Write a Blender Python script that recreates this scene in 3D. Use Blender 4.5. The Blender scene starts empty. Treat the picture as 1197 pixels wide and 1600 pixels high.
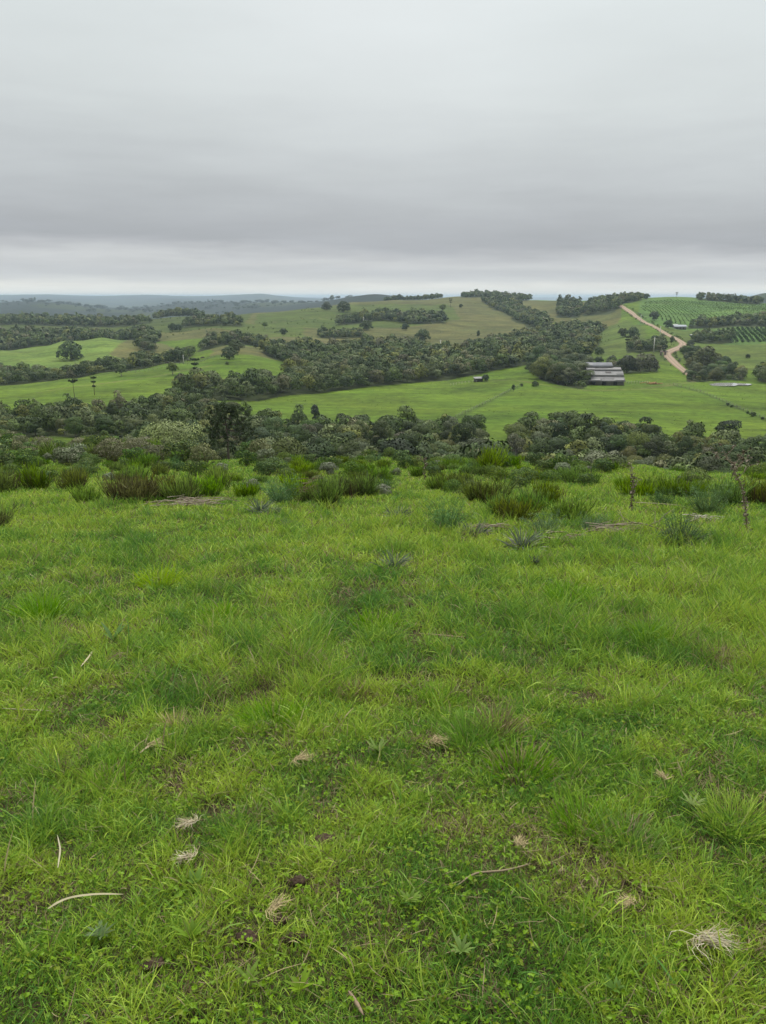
import bpy, math, random
import numpy as np

random.seed(7)
RS = np.random.RandomState(11)
scene = bpy.context.scene
COL = scene.collection
PI = math.pi
rad = math.radians

# ------------------------------------------------------------------ camera numbers
F = 1205.0                       # focal length in photo pixels (1197 x 1600)
PITCH = math.atan((800 - 463) / F)
CP, SP = math.cos(PITCH), math.sin(PITCH)


def tan_elev(py):
    cy = (800.0 - py) / F
    return (-SP + cy * CP) / (CP + cy * SP)


def a_of(px, T):
    """lateral slope X/Y of the view line at pixel column px and vertical slope T"""
    cy = (SP + T * CP) / (CP - T * SP)
    return ((px - 598.5) / F) / (CP + cy * SP)


def px_of(a, T):
    cy = (SP + T * CP) / (CP - T * SP)
    return a * (CP + cy * SP) * F + 598.5


# ------------------------------------------------------------------ noise (numpy)
def _hash(ix, iy, seed):
    h = (ix * 374761393 + iy * 668265263 + seed * 974711) & 0xFFFFFFFF
    h = ((h ^ (h >> 13)) * 1274126177) & 0xFFFFFFFF
    h = h ^ (h >> 16)
    return (h & 0xFFFFFF) / float(0xFFFFFF)


def vnoise(x, y, seed=0):
    x = np.asarray(x, float); y = np.asarray(y, float)
    fx = np.floor(x); fy = np.floor(y)
    ix = fx.astype(np.int64); iy = fy.astype(np.int64)
    u = x - fx; v = y - fy
    u = u * u * (3 - 2 * u); v = v * v * (3 - 2 * v)
    a = _hash(ix, iy, seed); b = _hash(ix + 1, iy, seed)
    c = _hash(ix, iy + 1, seed); d = _hash(ix + 1, iy + 1, seed)
    return (a * (1 - u) + b * u) * (1 - v) + (c * (1 - u) + d * u) * v


def fbm(x, y, seed=0, octv=3):
    s = 0.0; amp = 1.0; tot = 0.0
    for k in range(octv):
        s = s + amp * vnoise(x * 2 ** k + 17.3 * k, y * 2 ** k - 9.1 * k, seed + k)
        tot += amp; amp *= 0.5
    return s / tot


def sstep(x, a, b):
    t = np.clip((np.asarray(x, float) - a) / (b - a), 0, 1)
    return t * t * (3 - 2 * t)


# ------------------------------------------------------------------ the lie of the land
SLOPE = 0.152
EYE = 1.6
CTRL = []                        # (a, lnY, T)


def cp_(px, py, Y):
    T = tan_elev(py)
    CTRL.append((a_of(px, T), math.log(Y), T))


def cz_(px, z, Y):
    T = z / Y
    CTRL.append((a_of(px, T), math.log(Y), T))


CREST = ((-450, 58), (-200, 55), (0, 50), (200, 38), (400, 30), (600, 30), (800, 28), (1000, 25), (1200, 23), (1400, 22), (1650, 22))
for px, yc in CREST:
    for Y in (16.0, yc * 0.75, yc):
        cz_(px, -EYE - SLOPE * Y, Y)
    zc = -EYE - SLOPE * yc
    cz_(px, zc - 0.6 * yc * 0.30, yc * 1.6)
for px, z in ((-450, -29), (-200, -28), (20, -26.5), (200, -29), (400, -31), (600, -31.5), (800, -32), (1000, -32), (1200, -32), (1450, -32)):
    cz_(px, z, 125)
# valley floor with the near woods
for px, z in ((-300, -33), (0, -33.0), (180, -33.5), (400, -36), (600, -36.5), (800, -36.5), (1000, -37), (1200, -37), (1450, -37)):
    cz_(px, z, 180)
cp_(60, 683, 170); cz_(60, -31.5, 172); cz_(60, -29.5, 150)
cz_(0, -37.5, 235); cz_(-300, -37.5, 235); cz_(180, -38, 235); cz_(300, -39, 235)
# central and right meadow
for p in ((450, 650, 265), (600, 655, 265), (760, 680, 225), (900, 660, 255), (1100, 685, 225), (1197, 695, 215), (1400, 705, 205),
          (400, 635, 300), (550, 622, 345), (700, 603, 410), (745, 597, 430), (800, 580, 480), (940, 601, 420), (1000, 615, 370),
          (1190, 655, 280), (1100, 610, 395), (900, 630, 330), (1140, 602, 430), (1180, 606, 425), (1075, 584, 500), (1400, 620, 400),
          (1038, 555, 590), (1065, 541, 650), (1022, 513, 780), (985, 488, 960), (968, 478, 1060),
          (970, 588, 470), (1000, 572, 520), (880, 585, 470), (850, 572, 500)):
    cp_(*p)
# woods behind the meadow, climbing
for p in ((400, 625, 340), (500, 612, 385), (650, 596, 440), (500, 590, 450), (650, 580, 500), (500, 566, 560), (650, 560, 600), (740, 575, 500),
          (450, 560, 590), (690, 552, 660), (760, 545, 690), (850, 556, 620), (900, 545, 700), (480, 541, 680), (440, 527, 770), (400, 541, 700),
          (520, 536, 740), (570, 530, 780), (620, 535, 760), (440, 523, 840), (520, 522, 860)):
    cp_(*p)
# big central hill
for p in ((700, 528, 800), (800, 527, 800), (600, 510, 920), (700, 505, 950), (820, 508, 950), (600, 490, 1120), (700, 485, 1180), (800, 490, 1150),
          (480, 505, 960), (480, 483, 1220), (550, 473, 1370), (620, 468, 1450), (700, 464, 1520), (760, 462, 1560), (830, 469, 1420), (880, 470, 1330),
          (900, 500, 1000), (860, 520, 860), (930, 520, 860), (930, 478, 1150), (400, 496, 1080), (340, 503, 1000)):
    cp_(*p)
for px, z in ((480, -60), (620, -40), (760, -25), (900, -30), (1060, -30), (1200, -40), (1450, -50)):
    cz_(px, z, 2000)
# right hill
for p in ((1000, 470, 1140), (1060, 465, 1160), (1130, 470, 1160), (1197, 476, 1130), (1400, 480, 1100), (1060, 513, 850), (1100, 500, 920), (1197, 500, 900),
          (1100, 520, 800), (1160, 516, 800), (1197, 516, 800), (1400, 520, 800), (1100, 545, 660), (1197, 545, 650), (1400, 550, 640), (1120, 575, 530), (1197, 590, 480), (1090, 560, 600)):
    cp_(*p)
# left hill with the small pines
for p in ((50, 641, 280), (180, 636, 290), (117, 627, 312), (148, 616, 335), (270, 600, 385), (330, 588, 420), (430, 581, 440), (0, 606, 400), (100, 593, 432), (190, 583, 455),
          (280, 569, 492), (330, 559, 520), (390, 553, 540), (430, 566, 500), (-150, 618, 370), (-300, 625, 360), (-150, 650, 270)):
    cp_(*p)
for px, z in ((-300, -55), (0, -54), (100, -53), (200, -49), (300, -45)):
    cz_(px, z, 500 if px < 150 else 540)
# second left hill
for p in ((100, 576, 570), (200, 566, 600), (0, 563, 620), (-200, 575, 600), (110, 562, 630), (0, 548, 705), (100, 533, 745), (160, 528.5, 755), (210, 533, 745), (240, 546, 690), (-200, 558, 700), (300, 553, 620), (370, 536, 690)):
    cp_(*p)
for px, z in ((-200, -60), (0, -58), (100, -53), (180, -49), (240, -45)):
    cz_(px, z, 850)
for p in ((0, 524, 950), (100, 519, 980), (230, 520, 900), (300, 519, 880), (370, 510, 920), (300, 505, 1030), (0, 508, 1150), (100, 507, 1200), (200, 505, 1150),
          (0, 499, 1350), (100, 498, 1420), (280, 494, 1350), (400, 489, 1280), (-200, 505, 1300), (200, 500, 1380)):
    cp_(*p)
for px, z in ((-200, -110), (0, -110), (150, -110), (300, -110), (400, -95)):
    cz_(px, z, 2100)
# far blue ridges, right knolls, far plain
for p in ((-200, 478, 3600), (0, 474, 3600), (60, 472, 3600), (100, 476, 3550), (130, 480, 3500), (160, 485, 3400), (185, 489, 3100), (215, 485, 3800), (240, 481, 3900), (280, 475, 4100), (330, 471.5, 4200), (420, 471.5, 4300), (500, 476, 4500), (0, 490, 2900), (100, 492, 2800), (330, 488, 3300),
          (540, 467, 2650), (585, 461.5, 2650), (630, 466, 2650), (1160, 470, 2500), (1200, 458.5, 2500), (1300, 457, 2500), (1090, 476, 2500), (800, 472, 2600), (950, 474, 2600), (700, 474, 2700)):
    cp_(*p)
for p in ((30, 489, 2700), (250, 494, 2800), (400, 487, 3000)):
    cp_(*p)
for px in (-300, 0, 200, 400, 600, 900, 1200, 1500):
    cp_(px, 485, 6200)
for p in ((0, 461.5, 11000), (70, 460.0, 11000), (150, 462.8, 11500), (230, 460.6, 11000), (300, 463.5, 11000), (345, 462, 10500), (405, 459.6, 9500), (440, 463, 9800), (480, 467.5, 10000), (700, 467, 14000), (1100, 467, 14000), (-200, 461, 11000), (-300, 463, 11000), (200, 471, 8200), (60, 469, 7800), (0, 472, 8000), (330, 472, 8000), (270, 468.5, 7600), (130, 472.5, 7500)):
    cp_(*p)
for px in (-300, 0, 300, 600, 900, 1200, 1500):
    cp_(px, 464.5, 26000)
    cp_(px, 468, 20000)

CT = np.array(CTRL)
KA, KL = 7.0, 1.6                # scaling of the lateral / log-distance axes


def _phi(d):
    return d


_PA = np.stack([CT[:, 0] * KA, CT[:, 1] * KL], 1)
_D = np.sqrt(((_PA[:, None] - _PA[None]) ** 2).sum(2) + 0.003)
_n = len(CT)
_M = np.zeros((_n + 3, _n + 3))
_M[:_n, :_n] = _phi(_D) - np.eye(_n) * 0.004
_M[:_n, _n] = 1; _M[:_n, _n + 1:] = _PA
_M[_n, :_n] = 1; _M[_n + 1:, :_n] = _PA.T
_W = np.linalg.solve(_M, np.concatenate([CT[:, 2] * 100, np.zeros(3)]))


def rbf_T(a, lY):
    a = np.asarray(a, float).ravel(); lY = np.asarray(lY, float).ravel()
    out = np.empty(len(a))
    for i in range(0, len(a), 20000):
        q = np.stack([a[i:i + 20000] * KA, lY[i:i + 20000] * KL], 1)
        d = np.sqrt(((q[:, None] - _PA[None]) ** 2).sum(2) + 0.003)
        out[i:i + 20000] = _phi(d) @ _W[:_n] + _W[_n] + q @ _W[_n + 1:]
    return out / 100


POND_C = None


def height(x, y):
    """ground height; the eye is at the origin"""
    x = np.atleast_1d(np.asarray(x, float)); y = np.atleast_1d(np.asarray(y, float))
    shp = np.broadcast(x, y).shape
    x = np.broadcast_to(x, shp).ravel(); y = np.broadcast_to(y, shp).ravel()
    R = np.hypot(x, y); az = np.arctan2(x, y)
    azc = np.clip(az, -0.75, 0.75)
    Y = np.where(np.abs(az) < 0.75, y, R * math.cos(0.75))
    Y = np.maximum(Y, 0.3)
    a = np.tan(azc)
    plane = -EYE - SLOPE * np.clip(y, -40, 1e9) + 0.0 * x
    z = plane.copy()
    far = Y > 12
    if far.any():
        T = rbf_T(a[far], np.log(Y[far]))
        zf = T * Y[far]
        w = sstep(Y[far], 12, 24)
        z[far] = plane[far] * (1 - w) + zf * w
    # behind the viewer the pasture just runs on
    wb = sstep(np.abs(az), 1.0, 1.9)
    z = z * (1 - wb) + (-EYE - SLOPE * np.clip(y, -40, 40) + 0 * x) * wb
    # lumps and bumps
    nb = np.exp(-R / 60.0)
    z = z + nb * (0.10 * (fbm(x / 2.7, y / 2.7, 5, 2) - 0.5) + 0.05 * (vnoise(x / 0.55, y / 0.55, 9) - 0.5))
    mid = sstep(R, 60, 400)
    z = z + mid * np.minimum(R, 4000) * 0.0040 * (fbm(x / (60 + R * .05).clip(0, 200), y / 90, 21, 3) - 0.5)
    wf = sstep(R, 17500, 24000)
    z = z * (1 - wf) - 30.0 * wf
    if POND_C is not None:
        d = np.hypot((x - POND_C[0]) / 1.2, y - POND_C[1])
        w = 1 - sstep(d, 12, 24)
        z = z * (1 - w) + (POND_C[2] - .25 + .5 * sstep(d, 9, 13)) * w
    return z.reshape(shp)


def ground_at(px, Y):
    """world point on the ground at forward distance Y under photo column px"""
    T = -0.1
    for _ in range(6):
        x = a_of(px, T) * Y
        z = float(height(x, Y)[0])
        T = z / Y
    return x, Y, z


_lY = np.linspace(math.log(1.2), math.log(30000), 1500)


def ground_hit(px, py, ymin=0.0, ymax=1e9):
    """where the view line through a photo pixel meets the ground"""
    T = tan_elev(py); a = a_of(px, T)
    Ys = np.exp(_lY)
    Ys = Ys[(Ys > ymin) & (Ys < ymax)]
    d = T * Ys - height(a * Ys, Ys)
    k = np.where((d[:-1] >= 0) & (d[1:] < 0))[0]
    if len(k):
        k = k[0]
        t = d[k] / (d[k] - d[k + 1])
        Y = Ys[k] + t * (Ys[k + 1] - Ys[k])
    else:
        Y = Ys[int(np.argmin(np.abs(d)))]
    return a * Y, Y, float(height(a * Y, Y)[0])


POND_C = ground_at(1139, 434)


# ------------------------------------------------------------------ objects
def tag(o, label=None, cat=None, group=None, kind=None):
    if label: o['label'] = label
    if cat: o['category'] = cat
    if group: o['group'] = group
    if kind: o['kind'] = kind
    return o


def empty(name, loc=(0, 0, 0), rz=0.0, s=1.0):
    o = bpy.data.objects.new(name, None)
    o.empty_display_size = 0.3
    o.location = loc; o.rotation_euler = (0, 0, rz); o.scale = (s, s, s) if not hasattr(s, '__len__') else s
    COL.objects.link(o)
    return o


def copy_tree(o, parent=None):
    c = o.copy(); COL.objects.link(c)
    if parent is not None:
        c.parent = parent
    for ch in [k for k in o.children]:
        copy_tree(ch, c)
    return c


class MB:
    """collects vertices, faces and a colour per vertex; built into ONE mesh object"""

    def __init__(self):
        self.v = []; self.c = []; self.f = []; self.nv = []; self.n = 0

    def add(self, verts, faces, col=(1, 1, 1)):
        verts = np.asarray(verts, float).reshape(-1, 3)
        c = np.asarray(col, float)
        if c.ndim == 1: c = np.tile(c, (len(verts), 1))
        self.v.append(verts); self.c.append(c)
        for f in faces: self.f.append(tuple(int(i) + self.n for i in f))
        self.n += len(verts)

    def grid(self, V, col=(1, 1, 1), nrm=None):
        """V: (n, k, 3): n strips of k/2 cross pairs -> quads"""
        n, k, _ = V.shape
        c = np.asarray(col, float)
        if c.ndim == 1: c = np.tile(c, (n, k, 1))
        elif c.ndim == 2: c = np.repeat(c[:, None, :], k, 1)
        self.v.append(V.reshape(-1, 3)); self.c.append(c.reshape(-1, 3))
        if nrm is not None: self.nv.append(np.repeat(nrm, k, 0))
        base = self.n + np.arange(n)[:, None] * k
        fs = []
        for s in range(k // 2 - 1):
            fs.append(np.stack([base[:, 0] + 2 * s, base[:, 0] + 2 * s + 1, base[:, 0] + 2 * s + 3, base[:, 0] + 2 * s + 2], 1))
        self.f.append(np.stack(fs, 1).reshape(-1, 4))
        self.n += n * k

    def box(self, c, s, rz=0.0, col=(1, 1, 1), tilt=0.0):
        x, y, z = s[0] / 2, s[1] / 2, s[2] / 2
        p = np.array([[-x, -y, -z], [x, -y, -z], [x, y, -z], [-x, y, -z], [-x, -y, z], [x, -y, z], [x, y, z], [-x, y, z]])
        if tilt:
            ct, st = math.cos(tilt), math.sin(tilt)
            p = np.stack([p[:, 0], p[:, 1] * ct - p[:, 2] * st, p[:, 1] * st + p[:, 2] * ct], 1)
        cz, sz = math.cos(rz), math.sin(rz)
        p = np.stack([p[:, 0] * cz - p[:, 1] * sz, p[:, 0] * sz + p[:, 1] * cz, p[:, 2]], 1) + np.array(c)
        self.add(p, [(0, 3, 2, 1), (4, 5, 6, 7), (0, 1, 5, 4), (1, 2, 6, 5), (2, 3, 7, 6), (3, 0, 4, 7)], col)

    def tube(self, pts, radii, seg=6, col=(1, 1, 1), cap=True):
        pts = np.asarray(pts, float)
        n = len(pts)
        rr = np.broadcast_to(np.asarray(radii, float), (n,))
        tan = np.gradient(pts, axis=0)
        tan /= np.linalg.norm(tan, axis=1)[:, None] + 1e-12
        ref = np.array([0, 0, 1.0]) if abs(tan[0, 2]) < 0.8 else np.array([1.0, 0, 0])
        V = []
        for i in range(n):
            u = np.cross(ref, tan[i]); u /= np.linalg.norm(u) + 1e-12
            w = np.cross(tan[i], u)
            an = np.arange(seg) * 2 * PI / seg
            V.append(pts[i] + rr[i] * (np.cos(an)[:, None] * u + np.sin(an)[:, None] * w))
        V = np.concatenate(V)
        fs = []
        for i in range(n - 1):
            for k in range(seg):
                fs.append((i * seg + k, i * seg + (k + 1) % seg, (i + 1) * seg + (k + 1) % seg, (i + 1) * seg + k))
        if cap:
            fs.append(tuple(range(seg))[::-1]); fs.append(tuple((n - 1) * seg + k for k in range(seg)))
        self.add(V, fs, col)

    def mesh(self, name, mat, smooth=True):
        me = bpy.data.meshes.new(name)
        v = np.concatenate(self.v).astype(np.float32)
        c = np.concatenate(self.c)
        loops = []; tot = []
        for f in self.f:
            if isinstance(f, tuple):
                loops.append(np.array(f, np.int32)); tot.append(np.array([len(f)], np.int32))
            else:
                loops.append(f.astype(np.int32).ravel()); tot.append(np.full(len(f), 4, np.int32))
        loops = np.concatenate(loops); tot = np.concatenate(tot)
        me.vertices.add(len(v)); me.vertices.foreach_set('co', v.ravel())
        me.loops.add(len(loops)); me.loops.foreach_set('vertex_index', loops)
        me.polygons.add(len(tot))
        me.polygons.foreach_set('loop_start', np.concatenate([[0], np.cumsum(tot)[:-1]]).astype(np.int32))
        me.polygons.foreach_set('loop_total', tot)
        me.polygons.foreach_set('use_smooth', np.full(len(tot), smooth))
        me.update(calc_edges=True)
        at = me.color_attributes.new('Col', 'FLOAT_COLOR', 'POINT')
        at.data.foreach_set('color', np.concatenate([c, np.ones((len(c), 1))], 1).astype(np.float32).ravel())
        if self.nv:      # leaves shade with the roundness of the clump they sit on
            an = me.attributes.new('custom_normal', 'FLOAT_VECTOR', 'POINT')
            an.data.foreach_set('vector', np.concatenate(self.nv).astype(np.float32).ravel())
        if mat is not None: me.materials.append(mat)
        return me

    def build(self, name, mat, parent=None, loc=(0, 0, 0), smooth=True):
        o = bpy.data.objects.new(name, self.mesh(name, mat, smooth))
        o.location = loc
        COL.objects.link(o)
        if parent is not None: o.parent = parent
        return o


# ------------------------------------------------------------------ materials
def new_mat(name):
    m = bpy.data.materials.new(name); m.use_nodes = True
    nt = m.node_tree; nt.nodes.clear()
    return m, nt, nt.nodes, nt.links


def mathn(nd, lk, op, a, b=None, c=None, clamp=False):
    n = nd.new('ShaderNodeMath'); n.operation = op; n.use_clamp = clamp
    for i, v in enumerate((a, b, c)):
        if v is None: continue
        if isinstance(v, (int, float)): n.inputs[i].default_value = v
        else: lk.new(v, n.inputs[i])
    return n.outputs[0]


def mixc(nd, lk, fac, a, b, mode='MIX'):
    n = nd.new('ShaderNodeMix'); n.data_type = 'RGBA'; n.blend_type = mode
    for i, v in ((0, fac), (6, a), (7, b)):
        if isinstance(v, (int, float)): n.inputs[i].default_value = v
        elif isinstance(v, tuple): n.inputs[i].default_value = v if len(v) == 4 else (*v, 1)
        else: lk.new(v, n.inputs[i])
    return n.outputs[2]


def noise_node(nd, lk, vec, scale, detail=3, rough=0.55):
    n = nd.new('ShaderNodeTexNoise'); n.inputs['Scale'].default_value = scale
    n.inputs['Detail'].default_value = detail; n.inputs['Roughness'].default_value = rough
    if vec is not None: lk.new(vec, n.inputs['Vector'])
    return n.outputs['Fac']


def ramp(nd, lk, fac, stops, interp='LINEAR'):
    r = nd.new('ShaderNodeValToRGB'); r.color_ramp.interpolation = interp
    while len(r.color_ramp.elements) < len(stops): r.color_ramp.elements.new(0.5)
    for e, (p, c) in zip(r.color_ramp.elements, stops):
        e.position = p; e.color = (*c, 1) if len(c) == 3 else c
    lk.new(fac, r.inputs[0])
    return r.outputs[0]


def leaf_mat(name, rough=0.6, trans=0.25, hue=0.03, val=0.25, spec=0.25):
    """colour attribute x per-object tint, partly translucent"""
    m, nt, nd, lk = new_mat(name)
    at = nd.new('ShaderNodeAttribute'); at.attribute_name = 'Col'
    oi = nd.new('ShaderNodeObjectInfo')
    hs = nd.new('ShaderNodeHueSaturation')
    lk.new(at.outputs['Color'], hs.inputs['Color'])
    h = mathn(nd, lk, 'MULTIPLY_ADD', oi.outputs['Random'], hue, 0.5 - hue / 2)
    lk.new(h, hs.inputs['Hue'])
    r2 = mathn(nd, lk, 'FRACT', mathn(nd, lk, 'MULTIPLY', oi.outputs['Random'], 17.3))
    v = mathn(nd, lk, 'MULTIPLY_ADD', r2, val * 2, 1 - val)
    lk.new(v, hs.inputs['Value'])
    r3 = mathn(nd, lk, 'FRACT', mathn(nd, lk, 'MULTIPLY', oi.outputs['Random'], 53.7))
    lk.new(mathn(nd, lk, 'MULTIPLY_ADD', r3, 0.3, 0.85), hs.inputs['Saturation'])
    p = nd.new('ShaderNodeBsdfPrincipled')
    lk.new(hs.outputs[0], p.inputs['Base Color'])
    p.inputs['Roughness'].default_value = rough
    p.inputs['Specular IOR Level'].default_value = spec
    out = nd.new('ShaderNodeOutputMaterial')
    if trans > 0:
        t = nd.new('ShaderNodeBsdfTranslucent'); lk.new(hs.outputs[0], t.inputs['Color'])
        mx = nd.new('ShaderNodeMixShader'); mx.inputs[0].default_value = trans
        lk.new(p.outputs[0], mx.inputs[1]); lk.new(t.outputs[0], mx.inputs[2])
        lk.new(mx.outputs[0], out.inputs[0])
    else:
        lk.new(p.outputs[0], out.inputs[0])
    return m


def solid_mat(name, rough=0.8, scale=6.0, amount=0.35, bump=0.0, spec=0.3, metallic=0.0):
    """colour attribute broken up by noise (weathering)"""
    m, nt, nd, lk = new_mat(name)
    at = nd.new('ShaderNodeAttribute'); at.attribute_name = 'Col'
    tc = nd.new('ShaderNodeTexCoord')
    nz = noise_node(nd, lk, tc.outputs['Object'], scale, 5, 0.6)
    v = mathn(nd, lk, 'MULTIPLY_ADD', nz, amount * 2, 1 - amount)
    c = mixc(nd, lk, 1.0, at.outputs['Color'], v, 'MULTIPLY')
    p = nd.new('ShaderNodeBsdfPrincipled'); lk.new(c, p.inputs['Base Color'])
    p.inputs['Roughness'].default_value = rough; p.inputs['Specular IOR Level'].default_value = spec
    p.inputs['Metallic'].default_value = metallic
    if bump:
        b = nd.new('ShaderNodeBump'); b.inputs['Strength'].default_value = bump; b.inputs['Distance'].default_value = 0.02
        lk.new(nz, b.inputs['Height']); lk.new(b.outputs[0], p.inputs['Normal'])
    out = nd.new('ShaderNodeOutputMaterial'); lk.new(p.outputs[0], out.inputs[0])
    return m
# ------------------------------------------------------------------ zones, drawn on the land (photo column, forward distance)
WOODS = {
    'near': [(-300, 262), (-300, 190), (60, 190), (195, 188), (190, 130), (215, 100), (300, 95), (420, 94), (600, 90), (800, 90), (1000, 87), (1250, 84), (1500, 84),
             (1500, 190), (1197, 200), (1100, 210), (900, 238), (800, 232), (779, 168), (764, 168), (742, 215), (620, 232), (450, 224), (390, 250), (300, 312), (262, 318), (235, 305), (200, 280), (180, 265)],
    'valley': [(268, 332), (300, 320), (400, 332), (500, 374), (650, 434), (745, 462), (790, 500), (840, 530), (880, 560), (915, 610), (935, 700), (930, 800),
               (900, 850), (860, 830), (800, 770), (740, 700), (705, 610), (665, 690), (600, 720), (560, 680), (500, 660), (420, 640), (405, 590), (442, 520), (462, 440), (440, 388), (330, 362), (275, 346)],
    'gully': [(838, 850), (925, 780), (948, 870), (905, 925), (850, 925)],
    'crestwood': [(913, 1040), (962, 1015), (976, 1085), (985, 1170), (918, 1220)],
    'knoll': [(870, 1040), (908, 1030), (906, 1260), (872, 1250)],
    'slope': [(752, 1380), (800, 1420), (818, 1200), (862, 990), (845, 900), (810, 980), (790, 1150), (760, 1260)],
    'ridge': [(722, 1520), (825, 1430), (830, 1600), (722, 1660)],
    'belt': [(528, 950), (600, 990), (640, 950), (697, 950), (694, 1000), (650, 1060), (600, 1060), (535, 1010)],
    'shelf': [(495, 800), (572, 785), (562, 850), (500, 870)],
    'hedge': [(-300, 420), (-300, 600), (0, 560), (60, 530), (110, 520), (180, 545), (250, 590), (330, 640), (420, 700), (415, 750), (330, 730), (300, 600), (280, 535), (190, 492), (100, 468), (0, 436)],
    'behind': [(-300, 800), (0, 790), (100, 800), (200, 830), (238, 770), (250, 830), (230, 900), (120, 980), (0, 960), (-300, 980)],
    'farleft': [(-300, 1150), (60, 1150), (200, 1060), (240, 1100), (150, 1330), (-300, 1330)],
    'clump': [(243, 1270), (318, 1260), (318, 1350), (243, 1370)],
    'band': [(285, 950), (375, 925), (380, 1000), (290, 1050)],
    'small': [(216, 670), (243, 668), (243, 715), (216, 715)],
    'pond': [(1074, 452), (1100, 446), (1165, 462), (1150, 520), (1110, 590), (1078, 650), (1062, 630), (1078, 540)],
    'edge': [(1180, 455), (1300, 440), (1300, 520), (1188, 510)],
    'lane': [(1074, 850), (1195, 835), (1300, 840), (1300, 890), (1130, 900), (1078, 880)],
    'block': [(1082, 690), (1148, 700), (1145, 750), (1085, 745)],
    'barnwood': [(818, 478), (850, 425), (912, 398), (921, 425), (910, 500), (830, 520)],
    'yard': [(948, 492), (1028, 500), (1025, 540), (948, 530)],
    'bend': [(978, 600), (1040, 605), (1040, 660), (978, 650)],
    'crest': [(925, 1100), (985, 1090), (1010, 1170), (940, 1250)],
    'skyline': [(1090, 1180), (1190, 1150), (1190, 1220), (1090, 1230)],
    'back': [(600, 1480), (690, 1500), (690, 1570), (600, 1560)],
}


def inside(poly, px, lY):
    """even-odd test in (column, log distance)"""
    P = [(p[0] / 100.0, math.log(p[1])) for p in poly]
    x = np.asarray(px) / 100.0; y = np.asarray(lY)
    r = np.zeros(x.shape, bool)
    for i in range(len(P)):
        (x1, y1), (x2, y2) = P[i], P[i - 1]
        if y1 == y2: continue
        c = ((y1 > y) != (y2 > y)) & (x < (x2 - x1) * (y - y1) / (y2 - y1) + x1)
        r ^= c
    return r


BRIGHT = np.array((.086, .146, .012)); PASTURE = np.array((.080, .118, .020)); DRY = np.array((.108, .116, .034))
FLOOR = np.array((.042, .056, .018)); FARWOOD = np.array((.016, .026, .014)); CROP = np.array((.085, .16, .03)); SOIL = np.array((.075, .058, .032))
LAND = [  # (polygon, colour)
    ([(-400, 640), (-400, 560), (0, 560), (180, 560), (245, 650), (250, 760), (0, 780), (-400, 780)], np.array((.115, .18, .032))),
    ([(170, 640), (240, 590), (300, 610), (250, 760), (200, 760)], DRY),
    ([(240, 820), (420, 700), (450, 600), (640, 640), (720, 640), (800, 720), (960, 760), (975, 1060), (960, 1300), (830, 1500), (700, 1750), (400, 1500), (240, 1000)], DRY * .92),
    ([(400, 960), (480, 900), (620, 900), (720, 1000), (700, 1300), (480, 1290), (400, 1150)], PASTURE * .86),
    ([(340, 900), (400, 820), (480, 800), (470, 900), (380, 980)], PASTURE * .95),
    ([(-400, 980), (380, 900), (400, 1300), (-400, 1600)], PASTURE * .7),
    ([(330, 545), (430, 520), (460, 600), (420, 690), (330, 640)], DRY),
    ([(870, 620), (1000, 580), (1010, 760), (980, 900), (900, 850)], PASTURE * 1.05),
    ([(1000, 830), (1500, 830), (1500, 1300), (1000, 1300)], CROP),
    ([(1000, 560), (1500, 560), (1500, 830), (1040, 830)], PASTURE * 1.05),
    ([(1085, 530), (1500, 470), (1500, 690), (1085, 690)], PASTURE * 1.1),
    ([(1130, 690), (1500, 690), (1500, 830), (1100, 820)], CROP * .9),
]


FENCES = [([(1052, 425), (1075, 405), (1100, 380), (1140, 335), (1197, 282), (1260, 240)], 'wire fence with small bushes running down the meadow at right', 34),
          ([(712, 275), (740, 305), (770, 340), (800, 385), (812, 400)], 'wire fence crossing the green meadow below the little shed', 26)]

TRACKS = [[(1025, 426), (1052, 432), (1085, 445), (1075, 470)], [(760, 432), (800, 430), (850, 405), (915, 388), (1000, 395), (1052, 425)], [(560, 900), (640, 860), (700, 840), (790, 830)], [(420, 1000), (520, 1060), (640, 1130), (740, 1120)], [(60, 360), (150, 385), (240, 420), (330, 470)]]


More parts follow.
